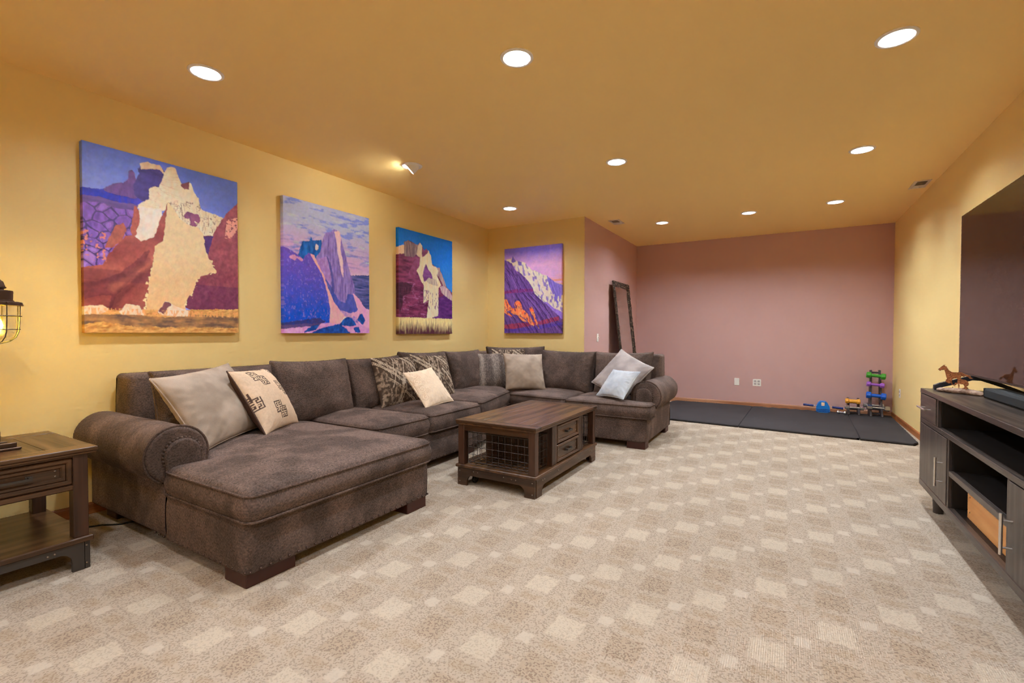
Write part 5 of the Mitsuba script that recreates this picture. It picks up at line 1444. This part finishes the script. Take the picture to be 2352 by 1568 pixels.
# ---------------------------------------------------------------- gym corner: rubber mats, mirror, weights
MATS = [('rubber mat at the right end of the row, under the dumbbell racks', 0.700, 1.205), ('wide rubber mat in the middle of the row along the mauve wall', -0.520, 0.6985), ('rubber mat at the left end of the row, half hidden behind the sofa arm', -1.740, -0.5215)]
for lab, x0, x1 in MATS:
    def fr(x):
        return 6.372 - 0.068 * (x - 1.18)
    sh = 0.055
    p = Polygon([(x0, fr(x0)), (x1, fr(x1)), (x1 + sh, 8.345), (x0 + sh, 8.345)])
    m = puff(p.buffer(-0.004).buffer(0.004), 0.0, 0.030, 0.010, res=0.25)
    k = thing('rubber_mat', lab, 'mat', 'black rubber gym mats')
    scene[k] = mikit.ply(m, 'mat_rubber', smooth=40)

# tall framed mirror leaning on the mauve side wall
t = thing('standing_mirror', 'tall mirror in a dark carved frame leaning on the mauve side wall', 'mirror')
MW, MH, lean = 0.78, 1.985, math.atan2(0.225, 1.97)
MB = np.array([XN + 0.275, 6.905, 0.004])
up = np.array([-math.sin(lean), 0, math.cos(lean)])
acr = np.array([0, 1.0, 0])
out = np.cross(acr, up)
out = out if out[0] > 0 else -out


def mir(m):
    v = m.vertices
    m = mesh(MB + v[:, :1] * acr + v[:, 1:2] * up + v[:, 2:3] * out, m.faces)
    m = outward(m)
    return m


fw = 0.085
prof = [(0.0, 0.0), (0.0, 0.022), (0.012, 0.034), (0.030, 0.030), (0.040, 0.022), (0.055, 0.026), (0.070, 0.020), (0.078, 0.012), (fw, 0.010), (fw, 0.0)]


def moulding(p0, p1, p2, p3, steps):
    """One mitred side of the frame: p0-p1 outer edge, p3-p2 inner edge, in (across, up)."""
    p0, p1, p2, p3 = (np.array(q, float) for q in (p0, p1, p2, p3))
    v, k = [], len(prof)
    for s in np.linspace(0, 1, steps):
        o, i = p0 + (p1 - p0) * s, p3 + (p2 - p3) * s
        for w, d in prof:
            q = o + (i - o) * w / fw
            v.append((q[0], q[1], d))
    v = np.array(v)
    nz = meshkit.fbm(np.c_[v[:, :2] * 40, v[:, 2]], 2, 8) - 0.5
    raised = (v[:, 2] > 0.015)
    v[:, 2] += raised * nz * 0.012
    f = []
    for j in range(steps - 1):
        for i in range(k):
            l = (i + 1) % k
            a, b, c, d = j * k + i, j * k + l, (j + 1) * k + l, (j + 1) * k + i
            f += [(a, b, c), (a, c, d)]
    for i in range(1, k - 1):
        e = (steps - 1) * k
        f += [(0, i, i + 1), (e, e + i + 1, e + i)]
    return mir(mesh(v, f))


i = fw
add('frame_side', moulding((0, 0), (0, MH), (i, MH - i), (i, i), 90), 'mat_carved_frame', 40, t)
add('frame_side', moulding((MW, MH), (MW, 0), (MW - i, i), (MW - i, MH - i), 90), 'mat_carved_frame', 40, t)
add('frame_top', moulding((0, MH), (MW, MH), (MW - i, MH - i), (i, MH - i), 40), 'mat_carved_frame', 40, t)
add('frame_bottom', moulding((MW, 0), (0, 0), (i, i), (MW - i, i), 40), 'mat_carved_frame', 40, t)
g = trimesh.creation.box([MW - 2 * fw + 0.006, MH - 2 * fw + 0.006, 0.004])
g.apply_translation([MW / 2, MH / 2, 0.006])
add('glass', mir(g), 'mat_mirror_glass', False, t)
b = trimesh.creation.box([MW - 0.03, MH - 0.03, 0.004])
b.apply_translation([MW / 2, MH / 2, 0.0])
add('backing', mir(b), 'mat_drawer_black', False, t)

FL = 0.0302


def dumbbell(label, c, length, head_r, bar_r, bsdf, hexed=False, tilt=0.0, slope=0.0, group='dumbbells by the mauve wall'):
    t = thing('dumbbell', label, 'dumbbell', group)
    d = np.array([math.cos(tilt), math.sin(tilt), slope])
    d /= np.linalg.norm(d)
    c = np.array(c, float)
    Rz = Rotation.align_vectors([d], [[0, 0, 1]])[0].as_matrix()
    L = length / 2
    bar = lathe([(0.0, -L), (bar_r, -L), (bar_r, L), (0.0, L)], 18)
    add('bar', placed(bar, Rz, c), bsdf, 40, t)
    hl = length * 0.25
    for s in (-1, 1):
        z0, z1 = s * (L - hl), s * L
        z0, z1 = min(z0, z1), max(z0, z1)
        e = 0.008
        hd = lathe([(0.0, z0), (head_r - e, z0), (head_r, z0 + e), (head_r, z1 - e), (head_r - e, z1), (0.0, z1)], 6 if hexed else 8)
        add('head', placed(hd, Rz, c), bsdf, 25, t)


# the tall rack and the short one
def rack(label, x0, x1, y0, y1, h, tiers, taper=0.0):
    t = thing('dumbbell_rack', label, 'rack')
    for s, x in ((1, x0), (-1, x1)):
        pl = Polygon([(y0, FL), (y1, FL), (y1 - 0.005, h), (y1 - 0.06, h), (y0 + 0.05, FL + 0.12)]).buffer(-0.006).buffer(0.006)
        m = trimesh.creation.extrude_polygon(pl, 0.022, engine='earcut')
        v = m.vertices
        xx = x + s * v[:, 2] + s * taper * (v[:, 1] - FL) / (h - FL)
        m = mesh(np.c_[xx, v[:, 0], v[:, 1]], m.faces)
        m = outward(m)
        add('upright', m, 'mat_rack_steel', False, t)
    for z in tiers:
        k = taper * (z - FL) / (h - FL)
        yy = y1 - 0.03 - (y1 - y0 - 0.10) * (1 - (z - FL) / (h - FL)) * 0.5
        add('crossbar', slab(x0 + k + 0.01, x1 - k - 0.01, yy - 0.015, yy + 0.015, z - 0.012, z + 0.012), 'mat_rack_steel', False, t)
    return t


rack('tall dark dumbbell rack standing against the mauve wall by the room corner', 0.992, 1.142, 8.10, 8.33, 0.665, (0.06, 0.12, 0.32, 0.46, 0.63), 0.015)
dumbbell('green dumbbell, top of the tall rack', (1.060, 8.165, 0.595), 0.215, 0.042, 0.022, 'mat_vinyl_green', tilt=-0.06, slope=-0.10)
dumbbell('purple dumbbell on the tall rack, below the green one', (1.056, 8.165, 0.470), 0.200, 0.034, 0.018, 'mat_vinyl_purple', tilt=-0.05, slope=-0.10)
dumbbell('blue dumbbell on the tall rack, below the purple one', (1.062, 8.150, 0.318), 0.222, 0.046, 0.024, 'mat_vinyl_blue', tilt=-0.05, slope=-0.08)
dumbbell('chrome dumbbell low on the tall rack, the nearer of two', (1.080, 8.090, 0.158), 0.255, 0.034, 0.014, 'mat_chrome', True, slope=-0.05)
dumbbell('chrome dumbbell low on the tall rack, the one behind', (1.040, 8.190, 0.178), 0.235, 0.030, 0.013, 'mat_chrome', True, slope=-0.02)
rack('short dark rack left of the tall dumbbell rack, holding the yellow dumbbell', 0.745, 0.885, 8.12, 8.31, 0.255, (0.05, 0.10, 0.19))
dumbbell('yellow dumbbell on the short rack', (0.802, 8.150, 0.222), 0.175, 0.036, 0.026, 'mat_vinyl_yellow', slope=-0.03)
dumbbell('chrome dumbbell on the short rack, under the yellow one', (0.815, 8.085, 0.140), 0.225, 0.027, 0.013, 'mat_chrome', True, slope=-0.02)
dumbbell('small chrome dumbbell lying on the mat left of the short rack', (0.672, 8.10, 0.059), 0.115, 0.028, 0.013, 'mat_chrome', True, tilt=-0.5)

t = thing('ab_wheel', 'blue plastic exercise wheel with dark handles on the mat by the mauve wall', 'exercise wheel')
wc = np.array([0.452, 8.21, FL + 0.078])
body = trimesh.creation.extrude_polygon(Polygon([(-0.085, -0.066), (-0.055, -0.078), (0.055, -0.078), (0.085, -0.066), (0.080, 0.01), (0.055, 0.062), (0.03, 0.082), (-0.03, 0.082), (-0.055, 0.062), (-0.080, 0.01)]).buffer(-0.01).buffer(0.01), 0.12, engine='earcut')
v = body.vertices
body = mesh(np.c_[wc[0] + v[:, 0], wc[1] - 0.06 + v[:, 2], wc[2] + v[:, 1]], body.faces)
body = outward(body)
add('body', body, 'mat_vinyl_cyan', 40, t)
add('sticker', slab(wc[0] - 0.022, wc[0] + 0.018, wc[1] - 0.0612, wc[1] - 0.0598, wc[2] + 0.022, wc[2] + 0.070), 'mat_vinyl_tag_white', False, t)
add('tread', cat(*[slab(wc[0] - 0.078, wc[0] + 0.078, wc[1] - 0.063, wc[1] - 0.059, wc[2] + z, wc[2] + z + 0.006) for z in (-0.066, -0.05, -0.034)]), 'mat_vinyl_navy', False, t)
add('axle', rod((wc[0] - 0.13, wc[1], wc[2] + 0.008), (wc[0] + 0.13, wc[1], wc[2] + 0.002), 0.007, 12), 'mat_chrome', 40, t)
for s in (-1, 1):
    a = np.array([wc[0] + s * 0.115, wc[1], wc[2] + 0.005 - s * 0.003])
    e = np.array([wc[0] + s * 0.245, wc[1], wc[2] + 0.005 - s * 0.012])
    add('handle', rod(a, e, 0.016, 16), 'mat_vinyl_navy', 40, t)
